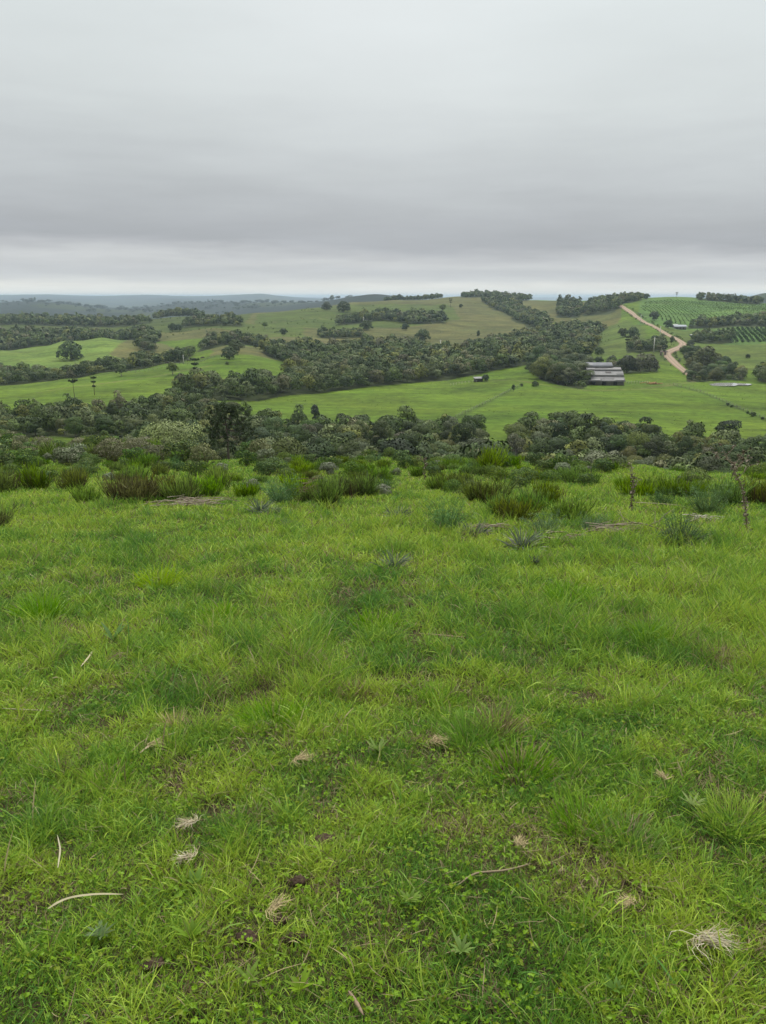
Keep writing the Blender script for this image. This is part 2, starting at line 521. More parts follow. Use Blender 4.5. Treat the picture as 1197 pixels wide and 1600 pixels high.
def zone_colour(x, y, z):
    R = np.hypot(x, y); az = np.arctan2(x, y)
    Y = np.where(np.abs(az) < .75, np.maximum(y, .3), R * math.cos(.75))
    a = np.tan(np.clip(az, -.75, .75))
    px = px_of(a, z / Y); lY = np.log(Y)
    wob = 6 * (fbm(x / 40, y / 40, 31, 3) - .5)
    pxw = px + wob * 2.0; lw = lY + wob * .012
    c = np.tile(BRIGHT, (len(x), 1))
    patch = fbm(x / 55, y / 30, 77, 3)[:, None]
    for poly, col in LAND:
        k = inside(poly, pxw, lw); c[k] = col
    # yellower / greener swaths of pasture
    c = c * (1 + (patch - .5) * np.array((.45, .22, .3)))
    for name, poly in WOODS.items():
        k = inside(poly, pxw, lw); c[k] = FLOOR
    far = sstep(Y, 1750, 2300)[:, None]
    pat = (fbm(x / 420, y / 420, 55, 4) > .64)[:, None]
    c = c * (1 - far) + far * np.where(pat, PASTURE * .4, FARWOOD)
    shr = ((Y > 28) & (Y < 120))[:, None]
    c = np.where(shr, np.array((.07, .10, .028)) * (.8 + .4 * patch), c)
    for L_ in FENCES:            # rank grass under the wires
        Q = np.array([ground_at(*q)[:2] for q in L_[0]]); k = np.where((Y > 220) & (Y < 560))[0]
        d = np.full(len(k), 1e9)
        for q0, q1 in zip(Q[:-1], Q[1:]):
            u = q1 - q0; t = np.clip(((x[k] - q0[0]) * u[0] + (y[k] - q0[1]) * u[1]) / (u @ u), 0, 1)
            d = np.minimum(d, np.hypot(x[k] - q0[0] - t * u[0], y[k] - q0[1] - t * u[1]))
        w_ = (1 - sstep(d, .8, 2.4))[:, None] * .55
        c[k] = c[k] * (1 - w_) + np.array((.045, .075, .014)) * w_
    for L_ in TRACKS:            # cattle paths worn into the pasture
        Q = np.array([ground_at(*q)[:2] for q in L_]); k = np.where((Y > 220) & (Y < 1300))[0]
        d = np.full(len(k), 1e9)
        for q0, q1 in zip(Q[:-1], Q[1:]):
            u = q1 - q0; t = np.clip(((x[k] - q0[0]) * u[0] + (y[k] - q0[1]) * u[1]) / (u @ u), 0, 1)
            d = np.minimum(d, np.hypot(x[k] - q0[0] - t * u[0], y[k] - q0[1] - t * u[1]) + 1.5 * (vnoise(x[k] / 9, y[k] / 9, 12) - .5))
        w_ = (1 - sstep(d, .6, 1.9))[:, None] * .6
        c[k] = c[k] * (1 - w_) + np.array((.15, .145, .06)) * w_
    lp = inside([(-60, 145), (170, 145), (190, 188), (-60, 188)], px, lY)
    c[lp] = BRIGHT * .9
    return c


# ------------------------------------------------------------------ camera, daylight
cam_d = bpy.data.cameras.new('camera'); cam = bpy.data.objects.new('camera', cam_d); COL.objects.link(cam)
cam.location = (0, 0, 0); cam.rotation_euler = (PI / 2 - PITCH, 0, 0)
cam_d.sensor_fit = 'VERTICAL'; cam_d.sensor_height = 32.0; cam_d.lens = 32.0 * F / 1600
cam_d.clip_start = 0.05; cam_d.clip_end = 90000
scene.camera = cam

SUN_EL, SUN_AZ = rad(56), rad(8)          # in front of the viewer, behind the cloud
sd = bpy.data.lights.new('sun', 'SUN'); sun = bpy.data.objects.new('sun', sd); COL.objects.link(sun)
sd.energy = 1.5; sd.angle = rad(12); sd.color = (1.0, .965, .91)
sun.location = (0, 0, 50)
sun.rotation_euler = (PI / 2 - SUN_EL, 0, PI - SUN_AZ)

W = bpy.data.worlds.new('World'); scene.world = W; W.use_nodes = True
nt = W.node_tree; nt.nodes.clear(); nd, lk = nt.nodes, nt.links
sky = nd.new('ShaderNodeTexSky'); sky.sky_type = 'NISHITA'; sky.sun_disc = False
sky.sun_elevation = SUN_EL; sky.sun_rotation = SUN_AZ
sky.dust_density = 3.0
tc = nd.new('ShaderNodeTexCoord')
sep = nd.new('ShaderNodeSeparateXYZ'); lk.new(tc.outputs['Generated'], sep.inputs[0])
el = mathn(nd, lk, 'ARCSINE', sep.outputs['Z'])
azn = mathn(nd, lk, 'ARCTAN2', sep.outputs['X'], sep.outputs['Y'])
# cloud deck: a plane overhead, so its streaks crowd together towards the horizon
den = mathn(nd, lk, 'ADD', mathn(nd, lk, 'MAXIMUM', sep.outputs['Z'], 0.0), 0.06)
cu = mathn(nd, lk, 'DIVIDE', sep.outputs['X'], den); cv = mathn(nd, lk, 'DIVIDE', sep.outputs['Y'], den)
com = nd.new('ShaderNodeCombineXYZ'); lk.new(cu, com.inputs[0]); lk.new(cv, com.inputs[1])
n1 = noise_node(nd, lk, com.outputs[0], 0.22, 3, 0.5)
n2 = noise_node(nd, lk, com.outputs[0], 0.85, 6, 0.6)
com2 = nd.new('ShaderNodeCombineXYZ')
lk.new(mathn(nd, lk, 'MULTIPLY', azn, 2.2), com2.inputs[0]); lk.new(mathn(nd, lk, 'MULTIPLY', el, 17.0), com2.inputs[1])
n3 = noise_node(nd, lk, com2.outputs[0], 1.6, 7, 0.58)
w0 = mathn(nd, lk, 'MULTIPLY', azn, 0.024)
# band structure by elevation, its edges ruffled by the cloud noise
w1 = mathn(nd, lk, 'MULTIPLY', mathn(nd, lk, 'SUBTRACT', n3, 0.5), 0.085)
w1 = mathn(nd, lk, 'ADD', w1, w0)
w1 = mathn(nd, lk, 'MULTIPLY', w1, mathn(nd, lk, 'SMOOTH_MIN', mathn(nd, lk, 'MULTIPLY', el, 14.0), 1.0, 0.3))
e2 = mathn(nd, lk, 'ADD', el, w1)
t = mathn(nd, lk, 'DIVIDE', e2, 1.5708, clamp=True)


def g(s):  # photo grey -> linear
    return tuple((v / 255 / 12.92 if v / 255 < .04045 else ((v / 255 + .055) / 1.055) ** 2.4) for v in s)


def elp(py):
    return math.atan(tan_elev(py)) / 1.5708


SKYGAIN = 1.10
stops = [(0.0, g((232, 232, 225))), (elp(449), g((230, 230, 224))), (elp(438), g((204, 207, 207))), (elp(426), g((190, 194, 197))), (elp(416), g((203, 206, 207))), (elp(403), g((190, 193, 196))),
         (elp(385), g((168, 172, 177))), (elp(352), g((171, 175, 179))), (elp(270), g((189, 194, 196))), (elp(150), g((206, 212, 212))), (elp(0), g((214, 221, 221))),
         (0.36, (1.1, 1.14, 1.16)), (0.6, (2.4, 2.44, 2.47)), (1.0, (3.1, 3.14, 3.17))]
base = ramp(nd, lk, t, stops)
wv = nd.new('ShaderNodeVectorMath'); wv.operation = 'MULTIPLY_ADD'
nv_ = nd.new('ShaderNodeTexNoise'); nv_.inputs['Scale'].default_value = .5; nv_.inputs['Detail'].default_value = 4; lk.new(com.outputs[0], nv_.inputs['Vector'])
lk.new(nv_.outputs['Color'], wv.inputs[0]); wv.inputs[1].default_value = (1.6, 1.6, 0); lk.new(com.outputs[0], wv.inputs[2])
n4 = noise_node(nd, lk, wv.outputs[0], 0.9, 7, 0.6)
n2 = mathn(nd, lk, 'ADD', mathn(nd, lk, 'MULTIPLY', n2, .6), mathn(nd, lk, 'MULTIPLY', n4, .4))
amp = mathn(nd, lk, 'MULTIPLY_ADD', mathn(nd, lk, 'ADD', n1, mathn(nd, lk, 'MULTIPLY', n2, 0.8)), 0.30, 1 - 0.27)
c1 = mixc(nd, lk, 1.0, base, amp, 'MULTIPLY')
# added dimming of the unseen sky behind the viewer, for deeper shading
back = nd.new('ShaderNodeMapRange'); back.interpolation_type = 'SMOOTHSTEP'; lk.new(sep.outputs['Y'], back.inputs[0])
for i_, v_ in ((1, -.45), (2, .25), (3, .5), (4, 1.0)): back.inputs[i_].default_value = v_
c1 = mixc(nd, lk, 1.0, c1, back.outputs[0], 'MULTIPLY')
# thinner cloud where the sun sits behind it
dot = nd.new('ShaderNodeVectorMath'); dot.operation = 'DOT_PRODUCT'
lk.new(tc.outputs['Generated'], dot.inputs[0])
dot.inputs[1].default_value = (math.sin(rad(-1)) * math.cos(rad(25)), math.cos(rad(-1)) * math.cos(rad(25)), math.sin(rad(25)))
gl = mathn(nd, lk, 'POWER', mathn(nd, lk, 'MAXIMUM', dot.outputs['Value'], 0.0), 45.0)
c2 = mixc(nd, lk, mathn(nd, lk, 'MULTIPLY', gl, 0.5, clamp=True), c1, (.86, .89, .90))
skyb = nd.new('ShaderNodeVectorMath'); skyb.operation = 'SCALE'; lk.new(sky.outputs[0], skyb.inputs[0]); skyb.inputs['Scale'].default_value = 1.0
bg1 = nd.new('ShaderNodeBackground'); lk.new(skyb.outputs[0], bg1.inputs[0]); bg1.inputs[1].default_value = 0.08
bg2 = nd.new('ShaderNodeBackground'); lk.new(c2, bg2.inputs[0]); bg2.inputs[1].default_value = SKYGAIN
ms = nd.new('ShaderNodeMixShader'); ms.inputs[0].default_value = 0.95      # cloud cover
lk.new(bg1.outputs[0], ms.inputs[1]); lk.new(bg2.outputs[0], ms.inputs[2])
wo = nd.new('ShaderNodeOutputWorld'); lk.new(ms.outputs[0], wo.inputs[0])

vs = scene.view_settings
scene.display_settings.display_device = 'sRGB'
vs.view_transform = 'Standard'; vs.look = 'None'; vs.gamma = 1.0; vs.exposure = 0.0
try: vs.use_curve_mapping = False
except Exception: pass
scene.cycles.max_bounces = 6; scene.cycles.diffuse_bounces = 3; scene.cycles.transmission_bounces = 4
scene.cycles.volume_bounces = 0
scene.cycles.use_denoising = True

# ------------------------------------------------------------------ ground sheet


def geo(a, b, step):
    n = int(math.log(b / a) / math.log(1 + step))
    return a * (b / a) ** (np.arange(n) / n)


rows = np.concatenate([geo(.4, 30, .022), geo(30, 200, .014), geo(200, 1400, .007), geo(1400, 30000, .028), [30000]])
azs = np.concatenate([np.linspace(-180, -40, 46)[:-1], np.linspace(-40, -31, 18)[:-1], np.linspace(-31, 31, 440), np.linspace(31, 40, 18)[1:], np.linspace(40, 180, 46)[1:-1]])
azs = np.radians(azs)
RR, AA = np.meshgrid(rows, azs, indexing='ij')
GX = (RR * np.sin(AA)).ravel(); GY = (RR * np.cos(AA)).ravel()
GZ = height(GX, GY)
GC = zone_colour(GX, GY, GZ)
nr, na = RR.shape
V = np.concatenate([np.stack([GX, GY, GZ], 1), [[0, 0, -EYE]]])
Cc = np.concatenate([GC, [BRIGHT]])
i, j = np.meshgrid(np.arange(nr - 1), np.arange(na), indexing='ij'); j2 = (j + 1) % na
quads = np.stack([i * na + j, (i) * na + j2, (i + 1) * na + j2, (i + 1) * na + j], -1).reshape(-1, 4)[:, ::-1]
mb = MB(); mb.v.append(V); mb.c.append(Cc); mb.n = len(V)
mb.f.append(quads)
for k in range(na): mb.f.append((nr * na, (k + 1) % na, k))

m, nt, nd, lk = new_mat('ground')
at = nd.new('ShaderNodeAttribute'); at.attribute_name = 'Col'
gm = nd.new('ShaderNodeNewGeometry')
pos = gm.outputs['Position']
nA = noise_node(nd, lk, pos, 0.035, 5, .6); nB = noise_node(nd, lk, pos, 0.3, 5, .65); nC = noise_node(nd, lk, pos, 6.0, 6, .7); nD = noise_node(nd, lk, pos, 1.1, 3, .6)
f = mathn(nd, lk, 'ADD', mathn(nd, lk, 'MULTIPLY', nA, .9), mathn(nd, lk, 'MULTIPLY', nB, .9))
f = mathn(nd, lk, 'MULTIPLY_ADD', f, 1.6, -1.44 + 0.84)
# grazing lines and wetter streaks lying along the slopes
mp = nd.new('ShaderNodeMapping'); mp.inputs['Scale'].default_value = (.02, .16, .02); lk.new(pos, mp.inputs['Vector'])
nS = noise_node(nd, lk, mp.outputs[0], 1.0, 4, .6)
f = mathn(nd, lk, 'MULTIPLY', f, mathn(nd, lk, 'MULTIPLY_ADD', nS, 1.1, .45))
c = mixc(nd, lk, 1.0, at.outputs['Color'], f, 'MULTIPLY')
nH = noise_node(nd, lk, pos, .06, 4, .6)
c = mixc(nd, lk, mathn(nd, lk, 'MULTIPLY_ADD', nH, 1.6, -.55, True), c, mixc(nd, lk, 1.0, c, (1.22, 1.02, 1.1), 'MULTIPLY'))
# trodden turf close by: soil showing between the blades
ln = nd.new('ShaderNodeVectorMath'); ln.operation = 'LENGTH'; lk.new(pos, ln.inputs[0])
nearf = mathn(nd, lk, 'SUBTRACT', 1.0, mathn(nd, lk, 'DIVIDE', mathn(nd, lk, 'SUBTRACT', ln.outputs['Value'], 10.0), 22.0), clamp=True)
soil = ramp(nd, lk, nC, [(.30, (.020, .015, .009)), (.46, (.040, .034, .015)), (.60, (.050, .055, .018)), (.75, (.095, .068, .040))])
c = mixc(nd, lk, nearf, c, soil)
p = nd.new('ShaderNodeBsdfPrincipled'); lk.new(c, p.inputs['Base Color']); p.inputs['Roughness'].default_value = .95
p.inputs['Specular IOR Level'].default_value = .1
bp = nd.new('ShaderNodeBump'); bp.inputs['Strength'].default_value = .6; bp.inputs['Distance'].default_value = .03
lk.new(nC, bp.inputs['Height']); lk.new(bp.outputs[0], p.inputs['Normal'])
out = nd.new('ShaderNodeOutputMaterial'); lk.new(p.outputs[0], out.inputs[0])
ground = tag(mb.build('ground', m), kind='structure')

# ------------------------------------------------------------------ dirt road
ROAD = [(964, 1090), (975, 1020), (990, 940), (1005, 865), (1022, 795), (1040, 740), (1058, 700), (1068, 668), (1064, 645), (1052, 622), (1042, 602), (1044, 582), (1056, 550), (1068, 520), (1078, 497), (1086, 478)]


def smooth_path(pts, n):
    P = np.array(pts, float); d = np.concatenate([[0], np.cumsum(np.linalg.norm(np.diff(P, axis=0), axis=1))])
    t = np.linspace(0, d[-1], n)
    Q = np.stack([np.interp(t, d, P[:, k]) for k in range(P.shape[1])], 1)
    for _ in range(max(2, n // 30)):
        Q[1:-1] = .25 * Q[:-2] + .5 * Q[1:-1] + .25 * Q[2:]
    return Q


rp = smooth_path([ground_at(px, Y)[:2] for px, Y in ROAD], 300)
tg = np.gradient(rp, axis=0); tg /= np.linalg.norm(tg, axis=1)[:, None]
nrm = np.stack([tg[:, 1], -tg[:, 0]], 1)
mb = MB(); rowsV = []
prof = [(-3.6, -.9), (-2.9, .28), (-1.2, .40), (0, .36), (1.2, .40), (2.9, .28), (3.6, -.9)]
hw = 1 + .34 * (vnoise(np.arange(300) / 9, np.zeros(300), 4) - .5)
zc = height(rp[:, 0], rp[:, 1])
for _ in range(3): zc[1:-1] = (zc[:-2] + 2 * zc[1:-1] + zc[2:]) / 4
for off, dz in prof:
    q = rp + nrm * off * hw[:, None]
    zz = np.maximum(height(q[:, 0], q[:, 1]), zc * .5 + .5 * height(q[:, 0], q[:, 1]))
    rowsV.append(np.column_stack([q, zz + dz]))
RV = np.stack(rowsV, 1).reshape(-1, 3); k = len(prof)
fs = np.array([(i * k + j, i * k + j + 1, (i + 1) * k + j + 1, (i + 1) * k + j) for i in range(299) for j in range(k - 1)])
rc = np.tile(np.array([(.12, .10, .045), (.21, .150, .092), (.33, .24, .168), (.215, .165, .10), (.33, .24, .168), (.21, .150, .092), (.12, .10, .045)]), (300, 1))
mb.v.append(RV); mb.c.append(rc); mb.n = len(RV); mb.f.append(fs)
road = tag(mb.build('dirt_road', solid_mat('road_dirt', .95, .5, .22)), kind='structure')

# ------------------------------------------------------------------ air
zmin = min(float(GZ.min()), -80) - 1.0; zmax = max(float(GZ.max()), 14) + 2
bm_ = MB(); bm_.box((0, 0, (zmin + zmax) / 2), (62000, 62000, zmax - zmin))
m, nt, nd, lk = new_mat('haze_air')
pv = nd.new('ShaderNodeVolumePrincipled'); pv.inputs['Color'].default_value = (.71, .88, 1.0, 1); pv.inputs['Density'].default_value = 0.95e-4
pv.inputs['Anisotropy'].default_value = 0.0
out = nd.new('ShaderNodeOutputMaterial'); lk.new(pv.outputs[0], out.inputs['Volume'])
haze = tag(bm_.build('haze', m, smooth=False), kind='stuff')
# ------------------------------------------------------------------ trees
M_LEAF = leaf_mat('foliage', .65, .08, .05, .28)
M_WOODLEAF = leaf_mat('woodland_foliage', .7, .06, 0, 0)
M_BARK = solid_mat('bark', .9, 3.0, .4, .5)


def unit(v):
    return v / (np.linalg.norm(v, axis=-1, keepdims=True) + 1e-9)


def leaf_quads(C, Nrm, size, rs, aspect=.7, flat=0.0):
    """leaf sprays (four-cornered, pointed, slightly folded) centred at C facing Nrm -> (n, 4, 3) in strip order"""
    n = len(C)
    r = unit(rs.normal(size=(n, 3)))
    u = unit(np.cross(Nrm, r)); w = np.cross(Nrm, u)
    s = np.broadcast_to(np.asarray(size, float), (n,))[:, None] * (0.6 + .8 * rs.rand(n, 1))
    a = s * .5; b = s * .5 * aspect
    fold = Nrm * s * .12
    return np.stack([C - u * a, C - w * b + fold, C + w * b * (.7 + .6 * rs.rand(n, 1)) + fold, C + u * a], 1)


def crown_cloud(rs, n, R, H, lobes=11, spread=.62, lobe=(.34, .5), top=.0, droop=0.0, jitter=.38, uneven=.15):
    """points and outward normals over the union of leaf clumps; the crown spans radius R and height H, base at z = 0"""
    L = []
    for k in range(lobes):
        th = k * 2.399 + rs.rand() * .9
        q = (k + .5) / lobes
        rr = spread * math.sqrt(q) * (1 + uneven * rs.normal())
        zc = H * (.42 + .36 * (1 - q ** 1.3) + .10 * rs.normal())
        if k % 4 == 3: zc = H * (.24 + .08 * rs.rand())
        lr = (lobe[0] + (lobe[1] - lobe[0]) * rs.rand())
        L.append((rr * R * math.cos(th), rr * R * math.sin(th), zc, lr * R, lr * R * (.62 + .25 * rs.rand())))
    L = np.array(L)
    area = L[:, 3] ** 2; pr = area / area.sum()
    C = []; N = []; K = []
    need = n; tries = 0
    while need > 0 and tries < 12:
        m_ = int(need * 2.2) + 50
        k = rs.choice(len(L), m_, p=pr)
        d = unit(rs.normal(size=(m_, 3)))
        d[:, 2] = np.where(d[:, 2] < -.35, -d[:, 2], d[:, 2])
        rad_ = (1 + .10 * rs.normal(size=m_)) * (1 - .25 * (rs.rand(m_) < .25) * rs.rand(m_))
        P = L[k, :3] + d * np.stack([L[k, 3], L[k, 3], L[k, 4]], 1) * rad_[:, None]
        q = np.sqrt((((P[:, None] - L[None, :, :3]) / np.stack([L[:, 3], L[:, 3], L[:, 4]], 1)[None]) ** 2).sum(2))
        q[np.arange(m_), k] = 9
        ok = (q.min(1) > .80) & (P[:, 2] > .03 * H)
        C.append(P[ok]); N.append(d[ok]); K.append(k[ok]); need -= int(ok.sum()); tries += 1
    C = np.concatenate(C)[:n]; N = np.concatenate(N)[:n]; K = np.concatenate(K)[:n]
    N = unit(N + jitter * rs.normal(size=N.shape) + np.array([0, 0, .15]))
    # fit to the wanted height
    O = unit(C - (L[K, :3]) * .55 - np.array([0, 0, H * .12])) * .82 + N * .22
    return C, N, K, L, unit(O)


def tint(rs, n, base, K=None, amt=.22, lob=.18, tipcol=None, tipf=.0):
    base = np.asarray(base, float)
    c = np.tile(base, (n, 1)) * (1 + amt * rs.normal(size=(n, 1))).clip(.5, 1.7)
    if K is not None:
        lt = 1 + lob * rs.normal(size=(K.max() + 1, 1))
        c = c * lt[K].clip(.6, 1.5)
    if tipcol is not None:
        k = rs.rand(n) < tipf
        c[k] = np.asarray(tipcol) * (1 + .2 * rs.normal(size=(k.sum(), 1))).clip(.6, 1.5)
    return c


def limb_path(p0, p1, rs, n=5, wob=.12):
    t = np.linspace(0, 1, n)[:, None]
    P = np.asarray(p0) * (1 - t) + np.asarray(p1) * t
    P[1:-1] += wob * np.linalg.norm(np.asarray(p1) - p0) * rs.normal(size=(n - 2, 3)) * np.array([1, 1, .6])
    return P


def make_tree(name, seed, R, H, trunk_h, col, n=2200, leaf=.42, lobes=11, bark=(.12, .10, .08), tip=None, tipf=0.0, amt=.18, lob=.16, spread=.62, lobe=(.34, .5), aspect=.7, trunk_r=.16, jitter=.38):
    """broadleaved tree: tapered trunk with limbs, crown of leaf sprays"""
    rs = np.random.RandomState(seed)
    root = empty(name)
    CH = H - trunk_h
    C, N, K, L, O = crown_cloud(rs, n, R, CH, lobes, spread, lobe, jitter=jitter)
    C = C + np.array([0, 0, trunk_h])
    tb = MB()
    top = np.array([.2 * R * rs.normal() * .4, .2 * R * rs.normal() * .4, trunk_h + CH * .55])
    P = limb_path((0, 0, -.6), top, rs, 7, .03)
    tb.tube(P, np.linspace(trunk_r * 1.25, trunk_r * .35, 7), 7, bark)
    for k in range(min(7, len(L))):
        h0 = P[2 + k % 3]
        Q = limb_path(h0, L[k, :3] + np.array([0, 0, trunk_h]), rs, 5, .07)
        tb.tube(Q, np.linspace(trunk_r * .5, trunk_r * .12, 5), 5, bark, cap=False)
    tb.build('trunk', M_BARK, root)
    cb = MB()
    cb.grid(leaf_quads(C, N, leaf, rs, aspect), tint(rs, len(C), col, K, amt, lob, tip, tipf), O)
    cb.build('crown', M_LEAF, root)
    return root


def strand_strip(P, width, face=None):
    """P (n, k, 3) curves -> (n, 2k, 3) flat strips of given width (k or scalar)"""
    n, k, _ = P.shape
    t = np.gradient(P, axis=1)
    side = unit(np.cross(t, np.array([0, 0, 1.0]) if face is None else face))
    w = np.broadcast_to(np.asarray(width, float), (n, k))[..., None] if np.ndim(width) < 3 else width
    return np.stack([P - side * w * .5, P + side * w * .5], 2).reshape(n, 2 * k, 3)


def make_araucaria(name, seed, H, R, first, whorls=9, limbs=8, col=(.030, .048, .018), tufts=9, needles=26, umbrella=False, nl=.34, nw=.10, trunk_r=.2, bark=(.10, .08, .065), limb_droop=.0):
    """candelabra pine: straight trunk, whorls of limbs bending up into bushy ends"""
    rs = np.random.RandomState(seed)
    root = empty(name)
    tb = MB()
    zt = np.linspace(-.8, H * .97, 9)
    tb.tube(np.column_stack([.05 * rs.normal(size=9), .05 * rs.normal(size=9), zt]), np.linspace(trunk_r, trunk_r * .3, 9), 8, bark)
    C = []; D = []
    for w in range(whorls):
        q = w / max(1, whorls - 1)
        z = H * (first + (1.0 - first - .06) * q)
        if umbrella:
            r = R * (.45 + .55 * q) * (.9 + .2 * rs.rand()); rise = .02 + .03 * q
        else:
            r = R * math.sqrt(max(.10, 1 - (q * .95) ** 3.0)) * (.85 + .25 * rs.rand()); rise = -.30 + .60 * q - limb_droop
        off = rs.rand() * 6
        for k in range(limbs):
            th = off + k * 2 * PI / limbs + .25 * rs.normal()
            rr = r * (.72 + .36 * rs.rand())
            t = np.linspace(0, 1, 6)
            zz = z + rr * (rise * t + (.34 if not umbrella else .08) * t ** 3) - .12 * rr * np.sin(PI * t)
            Pl = np.column_stack([rr * t * math.cos(th), rr * t * math.sin(th), zz])
            tb.tube(Pl, np.linspace(trunk_r * .26, trunk_r * .09, 6), 4, bark, cap=False)
            for j in range(tufts):
                s = (.45 if not umbrella else .40) + .6 * rs.rand() if j else 1.0
                s = min(s, 1.03)
                c = np.array([np.interp(s, t, Pl[:, i]) for i in range(3)]) + np.array([.16, .16, .10]) * rs.normal(size=3) * (R * .28)
                C.append(c); D.append(np.array([math.cos(th) * .7, math.sin(th) * .7, .75]))
    if not umbrella:
        for k in range(26):
            th = rs.rand() * 6.28; rr = R * .45 * math.sqrt(rs.rand())
            C.append(np.array([rr * math.cos(th), rr * math.sin(th), H * (.97 - .09 * (rr / R / .45) ** 2 + .02 * rs.normal())])); D.append(np.array([.2 * math.cos(th), .2 * math.sin(th), 1.]))
    tb.build('trunk', M_BARK, root)
    C = np.repeat(np.array(C), needles, 0); D = np.repeat(np.array(D), needles, 0)
    d = unit(unit(D) * .55 + rs.normal(size=D.shape) * .75)
    L = nl * (.6 + .7 * rs.rand(len(C), 1))
    S = np.stack([C, C + d * L * .6, C + d * L + np.array([0, 0, .06]) * L], 1)
    wd = nw * np.array([.7, 1.0, .15])
    c = tint(rs, len(C), col, np.repeat(np.arange(len(C) // needles), needles), .2, .22)
    cb = MB(); cb.grid(strand_strip(S, wd, unit(rs.normal(size=(len(C), 1, 3)))), c)
    cb.build('crown', M_LEAF, root, smooth=False)
    return root


def place(o, x, y, s=1.0, rz=None, z=None, sz=None):
    zz = float(height(x, y)[0]) if z is None else z
    o.location = (x, y, zz); o.rotation_euler = (0, 0, RS.rand() * 6.28 if rz is None else rz)
    o.scale = (s, s, s if sz is None else sz)
    return o


# ---- woodland kinds: (label, prototypes)
GREENS = dict(deep=(.044, .070, .017), mid=(.074, .108, .025), olive=(.124, .140, .031), grey=(.108, .134, .050), brown=(.112, .114, .052), fresh=(.11, .16, .04))
KINDS = []


def kind(label, protos, weight):
    KINDS.append((label, protos, weight))


WG = 'trees of the near woodland behind the shrubby slope'
kind('dark green rounded broadleaf tree in the near woodland band below the shrubs',
     [make_tree('woodland_tree', 101, 3.6, 7.0, .6, GREENS['deep'], 4600, .30, 12), make_tree('woodland_tree', 102, 3.2, 7.8, .9, GREENS['deep'], 4600, .30, 13, spread=.55)], 3)
kind('mid green broadleaf tree with lumpy crown in the near woodland band below the shrubs',
     [make_tree('woodland_tree', 103, 3.7, 6.6, .5, GREENS['mid'], 4600, .29, 13), make_tree('woodland_tree', 104, 3.0, 7.2, .8, GREENS['mid'], 4000, .28, 10)], 4)
kind('grey green fine leaved tree in the near woodland band below the shrubs',
     [make_tree('woodland_tree', 105, 3.9, 6.3, .5, GREENS['grey'], 5200, .25, 15, bark=(.25, .23, .20), amt=.2, tip=(.16, .18, .10), tipf=.12, lobe=(.28, .42)),
      make_tree('woodland_tree', 106, 3.3, 6.8, .6, GREENS['grey'], 4600, .25, 14, bark=(.28, .26, .23), amt=.2, tip=(.16, .18, .11), tipf=.14, lobe=(.26, .4))], 2.6)
kind('olive green bushy tree in the near woodland band below the shrubs',
     [make_tree('woodland_tree', 107, 3.8, 5.9, .4, GREENS['olive'], 4600, .28, 12), make_tree('woodland_tree', 108, 3.2, 6.3, .5, GREENS['olive'], 4400, .27, 12, tip=(.12, .13, .04), tipf=.2)], 2.2)
kind('brownish half bare tree with pale twigs in the near woodland band below the shrubs',
     [make_tree('woodland_tree', 109, 3.3, 6.5, .8, GREENS['brown'], 3000, .23, 15, bark=(.34, .31, .27), amt=.2, lobe=(.24, .38), tip=(.2, .19, .13), tipf=.2, trunk_r=.2)], .55)

PROTO_OF = []
for lab, pr, w in KINDS:
    for p_ in pr: PROTO_OF.append((lab, p_, w / len(pr)))
WTS = np.array([w for _, _, w in PROTO_OF]); WTS /= WTS.sum()
USED = set()


def scatter(poly, spacing, rs, margin=2.0):
    """jittered grid of ground points (x, y, px, Y) inside a zone"""
    pc = np.array([ground_at(px, Y)[:2] for px, Y in poly])
    x0, y0 = pc.min(0); x1, y1 = pc.max(0)
    nx = max(1, int((x1 - x0) / spacing)); ny = max(1, int((y1 - y0) / (spacing * .87)))
    out = []
    gx, gy = np.meshgrid(np.arange(nx + 2), np.arange(ny + 2))
    xx = x0 + (gx + .5 * (gy % 2) - .5 + .42 * rs.normal(size=gx.shape)) * spacing
    yy = y0 + (gy - .5 + .36 * rs.normal(size=gx.shape)) * spacing * .87
    xx = xx.ravel(); yy = yy.ravel(); k = yy > 5; xx = xx[k]; yy = yy[k]
    zz = height(xx, yy); pp = px_of(xx / yy, zz / yy)
    k = inside(poly, pp, np.log(yy))
    return np.column_stack([xx, yy, zz, pp])[k]


def put_tree(i, x, y, s, z=None, sz=None, label=None, group=None, rz=None):
    lab, pr, _ = PROTO_OF[i]
    if id(pr) in USED: o = copy_tree(pr)
    else: o = pr; USED.add(id(pr))
    place(o, x, y, s, z=z, sz=sz, rz=rz)
    tag(o, label or lab, 'tree', group)
    return o


rs = np.random.RandomState(5)
def near_size(px):
    return float(np.interp(px, [0, 180, 260, 380, 480, 740, 800, 1000, 1200], [.62, .68, .74, .70, .74, .78, .72, .66, .60]))


pts = scatter(WOODS['near'], 5.8, rs)
pts = pts[~((pts[:, 3] > 305) & (pts[:, 3] < 405) & (pts[:, 1] < 104))]
pts = pts[np.abs(pts[:, 0] / pts[:, 1]) < .54]
pts = pts[np.argsort(pts[:, 1])]
